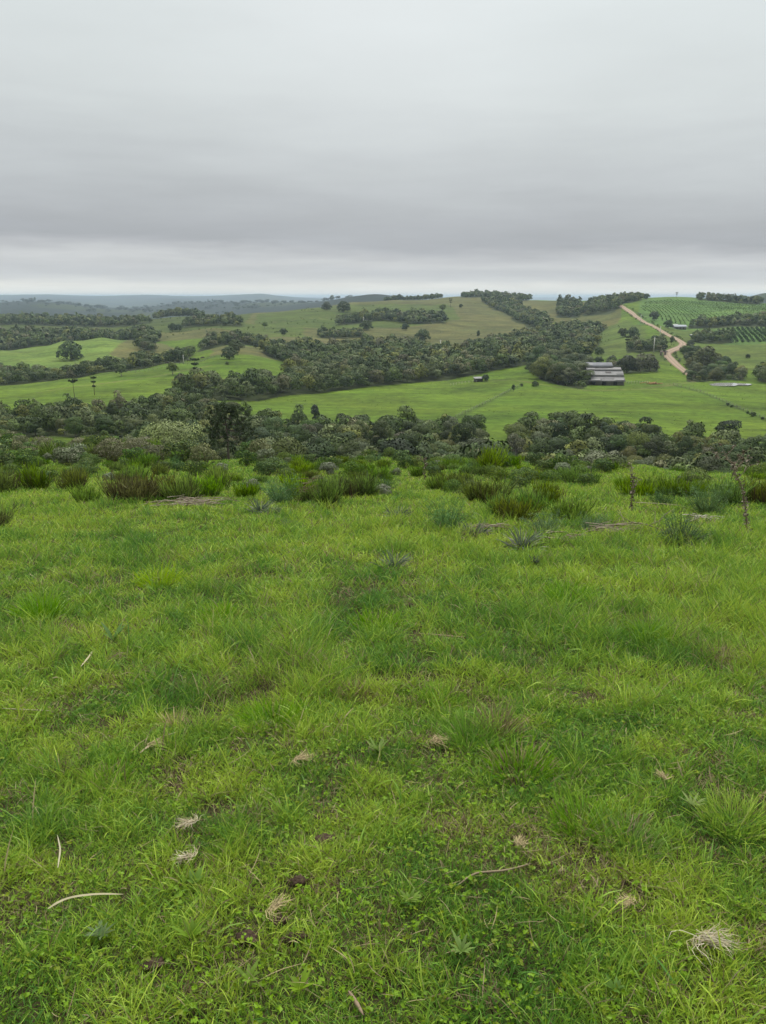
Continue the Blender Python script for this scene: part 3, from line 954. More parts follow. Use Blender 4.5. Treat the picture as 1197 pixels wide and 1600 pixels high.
# build the trees that show: walk outwards and keep what rises over the brow and over the trees before it
bins = np.full(140, 1600.0)
for bi in range(140):
    a_ = (bi - 10) * 10.0 - 598.5
    Ys = np.exp(np.linspace(math.log(8), math.log(80), 60))
    bins[bi] = 463 - 1215 * float(np.max(height(a_ / F * Ys, Ys) / Ys))
gain = []
for x, y, z, px in pts:
    w_ = 3.2 / y * F; top = 463 - 1215 * (z + 7.4 * near_size(px)) / y
    k0 = int(max(0, (px - w_) / 10 + 10)); k1 = int(min(139, (px + w_) / 10 + 10)) + 1
    gain.append(float(np.clip(bins[k0:k1] - top, 0, 60).mean() * w_))
    bins[k0:k1] = np.minimum(bins[k0:k1], top + 3)
order = np.argsort(-np.array(gain))
REST = pts[order[270:]]
REST = REST[np.array(gain)[order[270:]] > .5]
pts = pts[np.sort(order[:270])]
for x, y, z, px in pts:
    s = .66 + .62 * float(vnoise(x / 14, y / 14, 8)) + .18 * rs.normal()
    s = min(s, 1.3)
    if 300 < px < 420 and y < 150: s *= .8
    s *= near_size(px)
    i = rs.choice(len(PROTO_OF), p=WTS)
    put_tree(i, x, y, max(.55, s), z=z, sz=max(.5, s * min(1.5, max(.75, 1 + .2 * rs.normal()))), group=WG)

# ---- woods farther off: one mass
def far_mass(zones):
    mbm = MB(); rs = np.random.RandomState(9)
    lib = []
    for k in range(8):
        for lod, (n, sz) in enumerate(((620, .64), (280, 1.0), (130, 1.5))):
            r2 = np.random.RandomState(50 + k)
            C, N, K, L, O = crown_cloud(r2, n, 3.7, 6.2, 9 + k % 4, .6, (.34, .52), jitter=.32)
            C = C + np.array([0, 0, .9])
            lib.append((leaf_quads(C, N, sz, r2, .75), tint(r2, n, (1, 1, 1), K, .16, .16), O))
    cols = [GREENS['deep']] * 5 + [GREENS['mid']] * 5 + [GREENS['olive']] * 2 + [GREENS['grey']] * 3 + [GREENS['brown']]
    cnt = 0
    for name, sp, smin, smax in [('rest', 0, .75, 1.25), ('near', 4.2, .22, .42)] + zones:
        P = REST if name == 'rest' else scatter(WOODS[name], sp, rs)
        P = P[np.abs(P[:, 0] / P[:, 1]) < .58]
        for x, y, z, px in P:
            lod = 0 if y < 480 else (1 if y < 800 else 2)
            Q, c, O = lib[(rs.randint(8)) * 3 + lod]
            s = smin + (smax - smin) * rs.rand() ** 1.3
            if name == 'rest': s *= near_size(px)
            th = rs.rand() * 6.28; ct, st = math.cos(th), math.sin(th)
            V_ = np.stack([Q[..., 0] * ct - Q[..., 1] * st, Q[..., 0] * st + Q[..., 1] * ct, Q[..., 2] * (.78 + .6 * rs.rand())], -1) * s + np.array([x, y, z - .3])
            base = np.array(cols[rs.randint(len(cols))]) * (.8 + .45 * rs.rand())
            mbm.grid(V_, c * base, np.stack([O[:, 0] * ct - O[:, 1] * st, O[:, 0] * st + O[:, 1] * ct, O[:, 2]], 1))
            cnt += 1
    # tree tops along the blue ridges
    for k in range(330):
        px = -80 + 640 * rs.rand(); Y_ = 3150 + 1250 * rs.rand() ** .8
        x, y, z = ground_at(px, Y_); Q, c, O = lib[rs.randint(8) * 3 + 2]; s = .9 + 1.5 * rs.rand() ** 2
        mbm.grid(Q * np.array([1.8, 1.8, 1]) * s + np.array([x, y, z - 1]), c * np.array(GREENS['deep']) * .6, O)
    # tussocks in the meadows
    for k in range(2600):
        px = -40 + 1280 * rs.rand(); Y_ = 215 + 330 * rs.rand()
        if any(inside(WOODS[q], np.array([px]), np.array([math.log(Y_)]))[0] for q in ('near', 'valley', 'hedge', 'barnwood', 'pond', 'yard')): continue
        x = a_of(px, -.11) * Y_
        if float(vnoise(x / 22, Y_ / 22, 19)) < .45: continue
        z = float(height(x, Y_)[0]); Q, c, O = lib[rs.randint(8) * 3 + 2]; s = .035 + .05 * rs.rand()
        mbm.grid(Q[::5] * np.array([1.5, 1.5, .8]) * s + np.array([x, Y_, z - .05]), c[::5] * (BRIGHT * (.55 + .5 * rs.rand())), O[::5])
    # hedge scrub along the dirt road
    for k in range(210):
        i_ = rs.randint(4, 296); sd_ = -1 if rs.rand() < .62 else 1; off = sd_ * (4.6 + 1.5 * rs.rand())
        x, y = rp[i_] + nrm[i_] * off; z = float(height(x, y)[0]); Q, c, O = lib[rs.randint(8) * 3 + 1]; s = .08 + .30 * rs.rand() ** 2
        mbm.grid(Q[::2] * s + np.array([x, y, z - .1]), c[::2] * np.array(GREENS['mid']) * (.6 + .5 * rs.rand()), O[::2])
    # low scrub dotted over the rough hillsides
    for poly, n_, smax in (([(240, 820), (480, 800), (720, 800), (830, 900), (820, 1350), (480, 1250), (400, 1000), (240, 960)], 620, .34), ([(0, 960), (380, 890), (400, 1250), (0, 1300)], 220, .4), ([(870, 620), (1000, 600), (1000, 900), (930, 800)], 60, .22)):
        k = 0
        while k < n_:
            Y_ = math.exp(math.log(780) + rs.rand() * .6) if n_ > 100 else 600 + 300 * rs.rand(); px = rs.rand() * 1100
            if not inside(poly, np.array([px]), np.array([math.log(Y_)]))[0]: continue
            k += 1
            x, y, z = ground_at(px, Y_)
            if float(fbm(x / 70, Y_ / 110, 23, 2)) < .46 + .08 * rs.rand(): continue
            Q, c, O = lib[rs.randint(8) * 3 + 2]
            s = .07 + smax * rs.rand() ** 2.2
            mbm.grid(Q[::2] * s + np.array([x, y, z - .15]), c[::2] * np.array(GREENS['mid']) * (.8 + .4 * rs.rand()), O[::2])
    o = mbm.build('woodland', M_WOODLEAF)
    return tag(o, kind='stuff')


far_mass([('valley', 6.4, .75, 1.35), ('hedge', 6.2, .6, 1.15), ('gully', 7.5, .8, 1.4), ('crestwood', 8, .8, 1.4), ('knoll', 8, .8, 1.4), ('slope', 8, .8, 1.3), ('ridge', 9, .8, 1.5), ('belt', 7, .8, 1.4),
          ('shelf', 6, .6, 1.0), ('small', 7, .9, 1.3), ('behind', 7.5, .8, 1.4), ('farleft', 9, .8, 1.5), ('clump', 8, 1.0, 1.6), ('band', 7, .7, 1.2), ('crest', 8, .8, 1.4),
          ('skyline', 8, .8, 1.3), ('back', 8, .7, 1.2), ('lane', 7, .7, 1.3), ('block', 6.5, .7, 1.1), ('bend', 6.5, .7, 1.1), ('edge', 6.5, .8, 1.3), ('barnwood', 4.5, .25, .45), ('pond', 4.5, .25, .45), ('yard', 4.5, .25, .45)])
# ------------------------------------------------------------------ the pasture underfoot
M_GRASS = leaf_mat('grass_blades', .5, .28, 0, 0, .3)
M_SHRUB = leaf_mat('shrub_foliage', .6, .2, .03, .15, .25)
M_DRY = solid_mat('dry_stems', .85, 30.0, .25)
M_EARTH = solid_mat('earth', .95, 45.0, .6, 1.0, .15)
M_WOOD = solid_mat('weathered_wood', .9, 14.0, .45, .6, .15)
YEL = np.array((.37, .50, .020)); MIDG = np.array((.220, .385, .016)); DEEP = np.array((.080, .220, .014)); STRAW = np.array((.42, .34, .17)); BRN = np.array((.16, .11, .055))


def bare(x, y):
    """0..1, where hooves have opened the turf"""
    n = fbm(x / .30 + 3.1, y / .30, 41, 3)
    m_ = fbm(x / 2.3, y / 2.3, 43, 2)
    return sstep(n + .5 * (m_ - .5), .70, .86) * (.45 + .55 * sstep(x + y, .9, 2.0)) * (1 - sstep(y, 4.5, 9))


def blades(rs, x, y, L, w, lean, curl, head=None):
    """curved blades -> (n, 8, 3)"""
    n = len(x); z = height(x, y) - .006
    th = rs.rand(n) * 2 * PI if head is None else head
    d = np.stack([np.cos(th), np.sin(th)], 1)
    P = np.empty((n, 4, 3))
    for k, q in enumerate((0, .38, .72, 1.0)):
        out = L * (lean * q + curl * q * q)
        up = L * q * np.sqrt(np.clip(1 - (lean + curl * q) ** 2 * .75, .04, 1))
        P[:, k, 0] = x + d[:, 0] * out; P[:, k, 1] = y + d[:, 1] * out; P[:, k, 2] = z + up
    fa = np.stack([d[:, 0] * .4 + .4 * rs.normal(size=n), d[:, 1] * .4 + .4 * rs.normal(size=n), np.full(n, .6)], 1)[:, None, :]
    return strand_strip(P, w[:, None] * np.array([.75, 1.0, .8, .12])[None], unit(fa))


def pick_y(rs, n, y0, y1, p):
    """forward distances with ground density falling as Y^-p across the widening view"""
    Ys = np.exp(np.linspace(math.log(y0), math.log(y1), 400))
    d = np.minimum(1.0, (2.6 / Ys) ** p) * (1.24 * Ys + 4.0) * Ys
    c = np.cumsum(d); c /= c[-1]
    Y = np.interp(rs.rand(n), c, Ys)
    X = (rs.rand(n) * 2 - 1) * (.62 * Y + 2.0)
    return X, Y


rs = np.random.RandomState(21)
N = 900000
x, y = pick_y(rs, N, .9, 62, 1.75)
x2, y2 = pick_y(rs, 260000, .9, 4.2, 1.0)          # the short dense sward right at the feet
short = np.concatenate([np.zeros(N, bool), np.ones(len(x2), bool)]); x = np.concatenate([x, x2]); y = np.concatenate([y, y2]); N = len(x)
b = bare(x, y)
keep = rs.rand(N) > b * .72
x, y, b, short = x[keep], y[keep], b[keep], short[keep]; n = len(x)
lush = sstep(y, 2.6, 5.0)
f1 = fbm(x / .5, y / .5, 61, 3); f2 = fbm(x / 3.1, y / 3.1, 63, 3); f3 = fbm(x / .32, y / .32, 65, 2)
tall = sstep(f1 + .35 * (f2 - .5), .50, .72) * (.45 + .55 * lush)
L = (.035 + .045 * rs.rand(n)) * (1 + .5 * lush) + tall * (.035 + .085 * rs.rand(n)) + .05 * (rs.rand(n) < .03)
f5 = fbm(x / .11, y / .11, 67, 2); L *= (.42 + .36 * lush) + .80 * sstep(f5, .3, .75) * np.clip(1.4 - y / 16, .4, 1)
thatch = sstep(fbm(x / .24 + 7, y / .24, 81, 3), .57, .70) * (1 - .8 * sstep(y, 4, 10)); L *= 1 - .4 * thatch
L *= (1 - .5 * b) * (1 - .35 * sstep(y, 14, 28))
L = np.where(short, .018 + .028 * rs.rand(n), L)
w = .0026 * (.65 + .7 * rs.rand(n)) * np.maximum(1, (y / 2.6)) ** .82 * (1 - .25 * tall)
wide = rs.rand(n) < .05 * (1 - lush); w[wide] *= 1.9; L[wide] *= 1.35
lean = .12 + .45 * rs.rand(n) * (1 - .4 * tall); curl = .1 + .5 * rs.rand(n)
G = blades(rs, x, y, L, w, lean, curl)
mixy = np.clip(.52 + .8 * (f2 - .5) + 1.3 * (f3 - .5) + .5 * (f5 - .5) - .20 * tall + .30 * rs.normal(size=n) + .05 * lush, 0, 1)[:, None]
c = np.where(mixy < .5, DEEP + (MIDG - DEEP) * mixy * 2, MIDG + (YEL - MIDG) * (mixy * 2 - 1)) * (.82 + .36 * rs.rand(n, 1))
dry = rs.rand(n) < (.045 + .08 * (f3 > .60) + .35 * b + .34 * thatch)
c[dry] = np.where(rs.rand(dry.sum(), 1) < .5, STRAW, BRN * 1.3) * (.5 + .6 * rs.rand(dry.sum(), 1))
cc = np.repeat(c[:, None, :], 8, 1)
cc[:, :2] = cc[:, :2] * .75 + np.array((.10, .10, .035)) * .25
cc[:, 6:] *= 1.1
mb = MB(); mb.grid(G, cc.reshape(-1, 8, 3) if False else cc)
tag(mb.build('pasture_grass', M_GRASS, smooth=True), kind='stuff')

# clover and other small flat leaves between the blades
N = 24000
x, y = pick_y(rs, N, .9, 7.5, 1.9)
f4 = fbm(x / .5, y / .5, 71, 3)
k = (rs.rand(N) < sstep(f4, .38, .62) + .08) & (rs.rand(N) > .7 * bare(x, y)); x, y = x[k], y[k]; n = len(x)
zc = height(x, y) + .008 + .035 * rs.rand(n)
C = []; Nn = []; S = []; cl = []
base = np.where((rs.rand(n) < .7)[:, None], MIDG * .66, YEL * .42) * (.75 + .5 * rs.rand(n, 1))
for j in range(3):
    th = rs.rand(n) * .5 + j * 2.094 + (np.arange(n) % 7)
    r = (.0032 + .0032 * rs.rand(n)) * np.maximum(1, y / 2.6) ** .6
    C.append(np.stack([x + r * np.cos(th), y + r * np.sin(th), zc + .003 * rs.normal(size=n)], 1))
    Nn.append(unit(np.stack([.45 * rs.normal(size=n), .45 * rs.normal(size=n) - .1, np.ones(n)], 1))); S.append(r * 2.4); cl.append(base)
mb = MB(); mb.grid(leaf_quads(np.concatenate(C), np.concatenate(Nn), np.concatenate(S), rs, .85), np.concatenate(cl))
tag(mb.build('clover_cover', M_GRASS, smooth=False), kind='stuff')

# loose straw lying in the turf
N = 6400
x, y = pick_y(rs, N, 1.0, 22, 1.5); n = N
L = .03 + .10 * rs.rand(n) ** 2 + .004 * y; th = rs.rand(n) * 6.28
w = .0020 * np.maximum(1, y / 2.6) ** .75 * (.6 + .8 * rs.rand(n)); zz = height(x, y) + .015 + .03 * rs.rand(n); dz = .03 * rs.normal(size=n)
P = np.stack([np.stack([x + (q - .5) * L * np.cos(th + .2 * q), y + (q - .5) * L * np.sin(th + .2 * q), zz + dz * q], 1) for q in (0, .4, .7, 1)], 1)
mb = MB(); mb.grid(strand_strip(P, w[:, None] * np.array([.6, 1, .9, .3])), STRAW * (.22 + .5 * rs.rand(n, 1)))
tag(mb.build('straw_litter', M_DRY), kind='stuff')


# ------------------------------------------------------------------ single plants and litter near by
def fan(rs, n, r0, L, lean, curl, w, cols, k=5, tipw=.15, wob=.0, zup=.0):
    """curved strands rising from a disc of radius r0"""
    th = rs.rand(n) * 2 * PI; rr = r0 * np.sqrt(rs.rand(n))
    ln = L * (.55 + .6 * rs.rand(n)); le = lean * (.25 + 1.0 * rs.rand(n)) * (.35 + .65 * rr / max(r0, 1e-6)); cu = curl * rs.rand(n)
    th2 = th + .5 * rs.normal(size=n)
    P = np.empty((n, k, 3))
    for i in range(k):
        q = i / (k - 1)
        a = np.clip(le + cu * q, 0, 2.4)
        if i == 0:
            P[:, 0] = np.stack([rr * np.cos(th), rr * np.sin(th), np.full(n, -.02 + zup)], 1)
        else:
            st = ln / (k - 1)
            P[:, i] = P[:, i - 1] + np.stack([st * np.sin(a) * np.cos(th2), st * np.sin(a) * np.sin(th2), st * np.cos(a)], 1)
            if wob: P[:, i] += wob * ln[:, None] * rs.normal(size=(n, 3)) * q
    prof = np.interp(np.linspace(0, 1, k), [0, .5, .85, 1], [.8, 1, .85, tipw])
    S = strand_strip(P, (w * (.7 + .6 * rs.rand(n)))[:, None] * prof, unit(rs.normal(size=(n, 1, 3)) + np.array([0, 0, .3])))
    ca, cb = cols
    pick = rs.rand(n, 1)
    t = np.linspace(0, 1, k)[None, :, None] ** 1.7
    c = (np.asarray(ca)[None, None] * (1 - t) + np.asarray(cb)[None, None] * t) * (.75 + .5 * pick[:, None])
    return S, np.repeat(c, 2, 1), P


def grass_tuft(name, seed, h, r, green=(DEEP, MIDG), n=260, dead=0.0, w=.0032):
    rs = np.random.RandomState(seed); mb = MB()
    S, c, _ = fan(rs, n, r, h, .75, .7, w, green, 5)
    mb.grid(S, c)
    if dead:
        S, c, _ = fan(rs, int(n * dead), r * 1.05, h * .8, .9, .9, w, (STRAW * .5, STRAW * .95), 5); mb.grid(S, c)
    return mb.build(name, M_GRASS)


def broom_shrub(seed, h, r, n=150, brown=.25, tip=(.165, .215, .030), body=(.045, .060, .020)):
    """erect winged green stems packed like a brush"""
    rs = np.random.RandomState(seed); n = int(n * 1.45)
    root = empty('broom_shrub')
    mb = MB(); Ps = []
    m_ = 6
    for q in range(m_):
        th = rs.rand() * 6.28; rr = r * 1.15 * math.sqrt(rs.rand()) * (q > 0)
        S, c, P = fan(rs, n // m_, r * .5, h * (.55 + .5 * rs.rand()), .55, -.2, .013, (body, tip), 6, .55, .016)
        off = np.array([rr * math.cos(th), rr * math.sin(th), 0]); lean_ = np.array([.25 * math.cos(th), .25 * math.sin(th), 0]) * rr / max(r, .01)
        S = S + off + S[..., 2:3] * lean_; P = P + off + P[..., 2:3] * lean_
        mb.grid(S, c * (.8 + .4 * rs.rand())); Ps.append(P)
    P = np.concatenate(Ps); n = len(P)
    # side shoots, nearly parallel to the stem
    k = rs.randint(0, n, n * 2); j = rs.randint(2, 5, n * 2)
    B = P[k, j]; d = unit(P[k, np.minimum(j + 1, 5)] - B + .04 * rs.normal(size=B.shape) * 1.6 * h)
    Ls = h * (.18 + .2 * rs.rand(len(B), 1))
    Q = np.stack([B, B + d * Ls * .5, B + d * Ls + np.array([0, 0, .02])], 1)
    cs = np.asarray(body)[None] * .7 + np.asarray(tip)[None] * (.05 + .95 * rs.rand(len(B), 1) ** 1.8)
    mb.grid(strand_strip(Q, .013 * np.array([.8, 1, .5]), unit(rs.normal(size=(len(B), 1, 3)))), cs)
    mb.build('green_stems', M_SHRUB, root)
    m2 = MB()
    S, c, _ = fan(rs, int(n * brown) + 12, r * .95, h * .8, .6, -.2, .010, ((.05, .034, .018), (.13, .085, .045)), 5, .4, .02)
    m2.grid(S, c); m2.build('woody_stems', M_DRY, root)
    return root


def feather_shrub(seed, h, r, col=(.080, .165, .055), tip=(.15, .28, .085), n=120, sub=12):
    """soft plume of hair-fine leaves"""
    rs = np.random.RandomState(seed)
    root = empty('feathery_shrub')
    S, c, P = fan(rs, n, r * .5, h, .75, .35, .006, ((.07, .075, .03), col), 6, .3, .015)
    ms = MB(); ms.grid(S, c); ms.build('stems', M_SHRUB, root)
    k = np.repeat(np.arange(n), sub); j = rs.randint(1, 6, n * sub)
    B = P[k, j] + .01 * rs.normal(size=(n * sub, 3))
    d = unit(unit(P[k, j] - P[k, j - 1]) * .8 + .65 * rs.normal(size=B.shape))
    Ls = h * (.10 + .14 * rs.rand(len(B), 1))
    Q = np.stack([B, B + d * Ls * .6, B + d * Ls - np.array([0, 0, .015])], 1)
    cs = np.asarray(col)[None] + (np.asarray(tip) - np.asarray(col))[None] * rs.rand(len(B), 1)
    mb = MB(); mb.grid(strand_strip(Q, .006 * np.array([.9, 1, .4]), unit(rs.normal(size=(len(B), 1, 3)))), cs)
    mb.build('fine_leaves', M_SHRUB, root)
    return root


def leafy_shrub(name, seed, h, r, col, n=900, leaf=.045, tip=None, tipf=0.0, lobes=12, bark=(.12, .09, .06)):
    rs = np.random.RandomState(seed)
    root = empty(name)
    C, N_, K, L_, O_ = crown_cloud(rs, n, r, h, lobes, .66, (.26, .44), jitter=.8)
    cb = MB(); cb.grid(leaf_quads(C, N_, leaf, rs, .55), tint(rs, len(C), col, K, .2, .16, tip, tipf), O_); cb.build('foliage', M_SHRUB, root)
    tb = MB()
    for k in range(len(L_)):
        tb.tube(limb_path((.04 * rs.normal(), .04 * rs.normal(), -.03), L_[k, :3], rs, 4, .08), np.linspace(.012, .004, 4) * (h / .6), 4, bark, cap=False)
    tb.build('stems', M_BARK, root)
    return root


def sword_plant(seed, h, r, col=(.085, .125, .075), tip=(.16, .20, .13), n=70, dead=.5):
    """rosette of long arching blades with old grey ones under it"""
    rs = np.random.RandomState(seed)
    root = empty('sword_leaf_plant')
    mb = MB(); S, c, _ = fan(rs, n, r * .25, h, .9, 1.25, .016, (col, tip), 7, .1); mb.grid(S, c); mb.build('leaves', M_SHRUB, root)
    m2 = MB(); S, c, _ = fan(rs, int(n * dead), r * .4, h * .85, 1.3, 1.1, .014, ((.12, .10, .07), (.30, .28, .23)), 6, .2); m2.grid(S, c); m2.build('withered_leaves', M_DRY, root)
    return root


def dead_stalk(seed, h, leanx, leany, branch=5, leafn=150, pale=.5):
    """dead thistle-like stalk with shrivelled leaves still hanging on it"""
    rs = np.random.RandomState(seed)
    root = empty('dead_stalk')
    t = np.linspace(0, 1, 9)
    P = np.column_stack([leanx * t ** 1.2 + .012 * rs.normal(size=9), leany * t, h * t - .04])
    mb = MB(); mb.tube(P, np.linspace(.009, .004, 9), 6, (.20, .15, .10))
    tips = []
    for k in range(branch):
        s = .62 + .36 * rs.rand(); b0 = np.array([np.interp(s, t, P[:, i]) for i in range(3)])
        th = rs.rand() * 6.28; l = h * (.10 + .16 * rs.rand())
        e = b0 + np.array([l * .75 * math.cos(th), l * .75 * math.sin(th), l * .8])
        mb.tube(limb_path(b0, e, rs, 4, .08), np.linspace(.005, .0022, 4), 4, (.27, .21, .15), cap=False); tips.append(e)
        for q in range(3):
            e2 = e + l * .5 * unit(rs.normal(size=3) + np.array([0, 0, .6])); mid = (b0 + e) / 2 if q else e
            mb.tube(limb_path(mid, e2, rs, 3, .08), np.linspace(.003, .0016, 3), 4, (.30, .25, .19), cap=False); tips.append(e2)
    mb.build('stem', M_WOOD, root)
    s = rs.rand(leafn) ** 1.05
    C = np.stack([np.interp(s, t, P[:, i]) for i in range(3)], 1) + .022 * rs.normal(size=(leafn, 3)) * np.array([1, 1, .6])
    C2 = np.repeat(np.array(tips), 4, 0) + .012 * rs.normal(size=(len(tips) * 4, 3)); C = np.concatenate([C, C2])
    N_ = unit(rs.normal(size=C.shape))
    c = np.where((rs.rand(len(C), 1) < pale), np.array((.34, .29, .22)), np.array((.13, .10, .072))) * (.6 + .7 * rs.rand(len(C), 1))
    lb = MB(); lb.grid(leaf_quads(C, N_, .042, rs, .5), c); lb.build('dry_leaves', M_DRY, root, smooth=False)
    return root


def straw_clump(name, seed, L, r, n=60, flat=True, col=(STRAW * .55, STRAW * 1.1), w=.0026, spread=None):
    rs = np.random.RandomState(seed); mb = MB(); n = int(n * 1.5)
    if flat:      # torn-out clump lying on its side: strands fanning from a crown
        L = L * .62; th = .36 * rs.normal(size=n) + np.where(rs.rand(n) < .15, 3.0, 0); ln = L * (.3 + .75 * rs.rand(n)); up = .28 * rs.rand(n)
        P = np.stack([np.stack([ln * q * np.cos(th * (1 + .5 * q)), ln * q * np.sin(th * (1 + .5 * q)), .012 + ln * up * q * (1.3 - q) + .012 * rs.rand(n)], 1) for q in (0, .25, .5, .75, 1)], 1)
        P += r * .22 * rs.normal(size=(n, 1, 3)) * np.array([1, 1, .15]) + .05 * L * rs.normal(size=(n, 5, 3)) * np.array([1, 1, .3]) * np.linspace(0, 1, 5)[None, :, None]
        c = np.asarray(col[0])[None] + (np.asarray(col[1]) - np.asarray(col[0]))[None] * rs.rand(n, 1)
        mb.grid(strand_strip(P, w * .7 * np.array([1.2, 1.1, 1, .8, .3]), unit(rs.normal(size=(n, 1, 3)) * .5 + np.array([0, 0, 1.]))), c)
    else:
        S, c, _ = fan(rs, n, r, L, .7, .6, w, col, 5); mb.grid(S, c)
    return mb.build(name, M_DRY)


def lump(name, seed, rx, ry, rz_, col, mat=None, rough=.55):
    rs = np.random.RandomState(seed)
    nu, nv = 22, 12; V = []; fs = []
    for j in range(nv):
        ph = PI * (j + .0) / (nv - 1)
        for i in range(nu):
            th = 2 * PI * i / nu
            V.append((math.sin(ph) * math.cos(th), math.sin(ph) * math.sin(th), math.cos(ph)))
    V = np.array(V)
    n_ = fbm(V[:, 0] * 2.1 + seed, V[:, 1] * 2.1 + V[:, 2] * 1.7, seed, 4) - .5 + .5 * (vnoise(V[:, 0] * 7 + 5, V[:, 1] * 7 + V[:, 2] * 6, seed + 3) - .5)
    n_ = n_.reshape(nv, nu); n_[0] = n_[0].mean(); n_[-1] = n_[-1].mean()
    V = V * (1 + 1.5 * rough * n_.ravel()[:, None]) * np.array([rx, ry, rz_]); V[:, 2] = np.maximum(V[:, 2], -.25 * rz_) + .05 * rz_
    for j in range(nv - 1):
        for i in range(nu):
            fs.append((j * nu + i, (j + 1) * nu + i, (j + 1) * nu + (i + 1) % nu, j * nu + (i + 1) % nu))
    mb = MB(); mb.add(V, fs, np.asarray(col) * (.8 + .5 * rs.rand(len(V), 1))); return mb.build(name, mat or M_EARTH)


def weed(name, seed, r, n, lw, col, up=.5, curl=.9, mat=None):
    """small broadleaved herb: a rosette of leaves"""
    rs = np.random.RandomState(seed); mb = MB()
    th = np.arange(n) * 2.399 + .3 * rs.normal(size=n); ln = r * (.55 + .55 * rs.rand(n)); k = 6
    P = np.empty((n, k, 3)); P[:, 0] = (0, 0, .01)
    for i in range(1, k):
        q = i / (k - 1); a = (1.35 - up) * (.7 + .3 * rs.rand(n)) + curl * q * .5
        P[:, i] = P[:, i - 1] + (ln / (k - 1))[:, None] * np.stack([np.sin(a) * np.cos(th), np.sin(a) * np.sin(th), np.cos(a)], 1)
    S = strand_strip(P, lw * np.array([.25, .7, 1.0, .95, .6, .06]))
    mb.grid(S, np.asarray(col)[None] * (.8 + .4 * rs.rand(n, 1))); return mb.build(name, mat or M_GRASS)


def on_px(o, px, py, s=1.0, rz=None, dz=0.0, ymax=130):
    x, y, z = ground_hit(px, py, 0, ymax)
    return place(o, x, y, s, rz, z + dz)


# grass tufts that stand out of the sward
for a_ in ((65, 968, .24, .09, 300, 0, 'bushy dark green grass tuft by the left edge uphill of the brown soil mound'),
           (345, 975, .20, .10, 260, .5, 'green tuft with straw coloured base in the left middle of the pasture'),
           (733, 1163, .17, .10, 340, .12, 'upright dark green grass tuft beside the rusty brown dry tuft'),
           (686, 1102, .15, .09, 260, 0, 'rounded fine green tuft uphill of the upright dark green one'),
           (428, 1132, .17, .12, 300, .04, 'broad green tuft right of the pale upright straw clump'),
           (812, 1210, .16, .12, 300, .6, 'green tuft streaked with brown stalks just below the rusty dry tuft'),
           (910, 1295, .13, .10, 320, .15, 'dense dark green tuft left of the brown based tuft in the lower right'),
           (978, 1322, .13, .11, 320, .55, 'brown based grass tuft beside the dense dark tuft in the lower right'),
           (176, 1222, .12, .06, 180, .45, 'small spiky tuft with brown base in the left half of the pasture'),
           (1150, 1290, .13, .11, 420, .05, 'tall loose light green tuft at the right edge of the pasture'),
           (885, 942, .22, .16, 320, .03, 'low wide green tuft in the upper right of the open pasture'),
           (585, 985, .18, .13, 280, .05, 'low spreading tuft left of the two brown soil clods'),
           (250, 915, .20, .15, 300, .05, 'light green tuft in the upper left of the open pasture'),
           (1010, 1005, .18, .13, 300, .04, 'low green tuft uphill of the single brown clod at right')):
    px, py, h, r, n, dead, lab = a_
    tag(on_px(grass_tuft('grass_tuft', int(px + py), h, r, (DEEP * 1.05, MIDG * 1.0) if 'light' not in lab else (MIDG, YEL), n, dead, .0030 if py > 1050 else .005), px, py), lab, 'grass tuft', 'grass tufts in the open pasture')
for a_ in ((778, 1150, .19, .06, 150, 'rusty brown dry tuft leaning beside the upright dark green tuft', (BRN * .9, STRAW * .65)),
           (555, 1092, .12, .09, 150, 'short tan dry tuft in the middle of the pasture', (BRN, STRAW * .9)),
           (275, 1140, .13, .035, 70, 'pale upright straw clump over a flattened dead leaf at left', (STRAW * .8, STRAW * 1.35))):
    px, py, h, r, n, lab, cols = a_
    tag(on_px(straw_clump('dry_tuft', int(px), h, r, n, False, cols), px, py), lab, 'dry tuft', 'dry tufts in the open pasture')
for a_ in ((1095, 1487, .17, .05, 70, -.15, 'largest pale fan of torn dry grass in the lower right'),
           (300, 1302, .11, .03, 60, 3.5, 'pale torn straw clump with white strands in the lower left'),
           (298, 1358, .10, .03, 50, 3.4, 'smaller pale straw clump just below the white stranded one'),
           (425, 1440, .12, .03, 40, .9, 'frayed tan straw lying over the brown dung clods'),
           (465, 1200, .14, .03, 60, .35, 'flat strip of greyish straw in the centre of the pasture'),
           (235, 1178, .12, .03, 40, .5, 'greyish dead leaf litter below the pale upright clump'),
           (680, 1170, .10, .05, 70, .2, 'flat straw patch on the bare spot left of the dark tuft'),
           (985, 1430, .08, .03, 36, 2.8, 'little bleached straw wad uphill of the largest pale fan'),
           (810, 1335, .07, .03, 40, 1.2, 'short bleached straw wad in the lower middle right'),
           (1035, 1230, .09, .03, 36, 1.9, 'thin frayed straw wisp in the tall grass at right')):
    px, py, L_, r, n, rz, lab = a_
    tag(on_px(straw_clump('straw_clump', int(px * 3), L_, r, n, True, (STRAW * .7, np.array((.50, .45, .33))) if L_ > .15 or 'white' in lab else (STRAW * .55, STRAW * 1.1)), px, py, 1, rz, .032), lab, 'straw', 'torn straw lying on the turf')
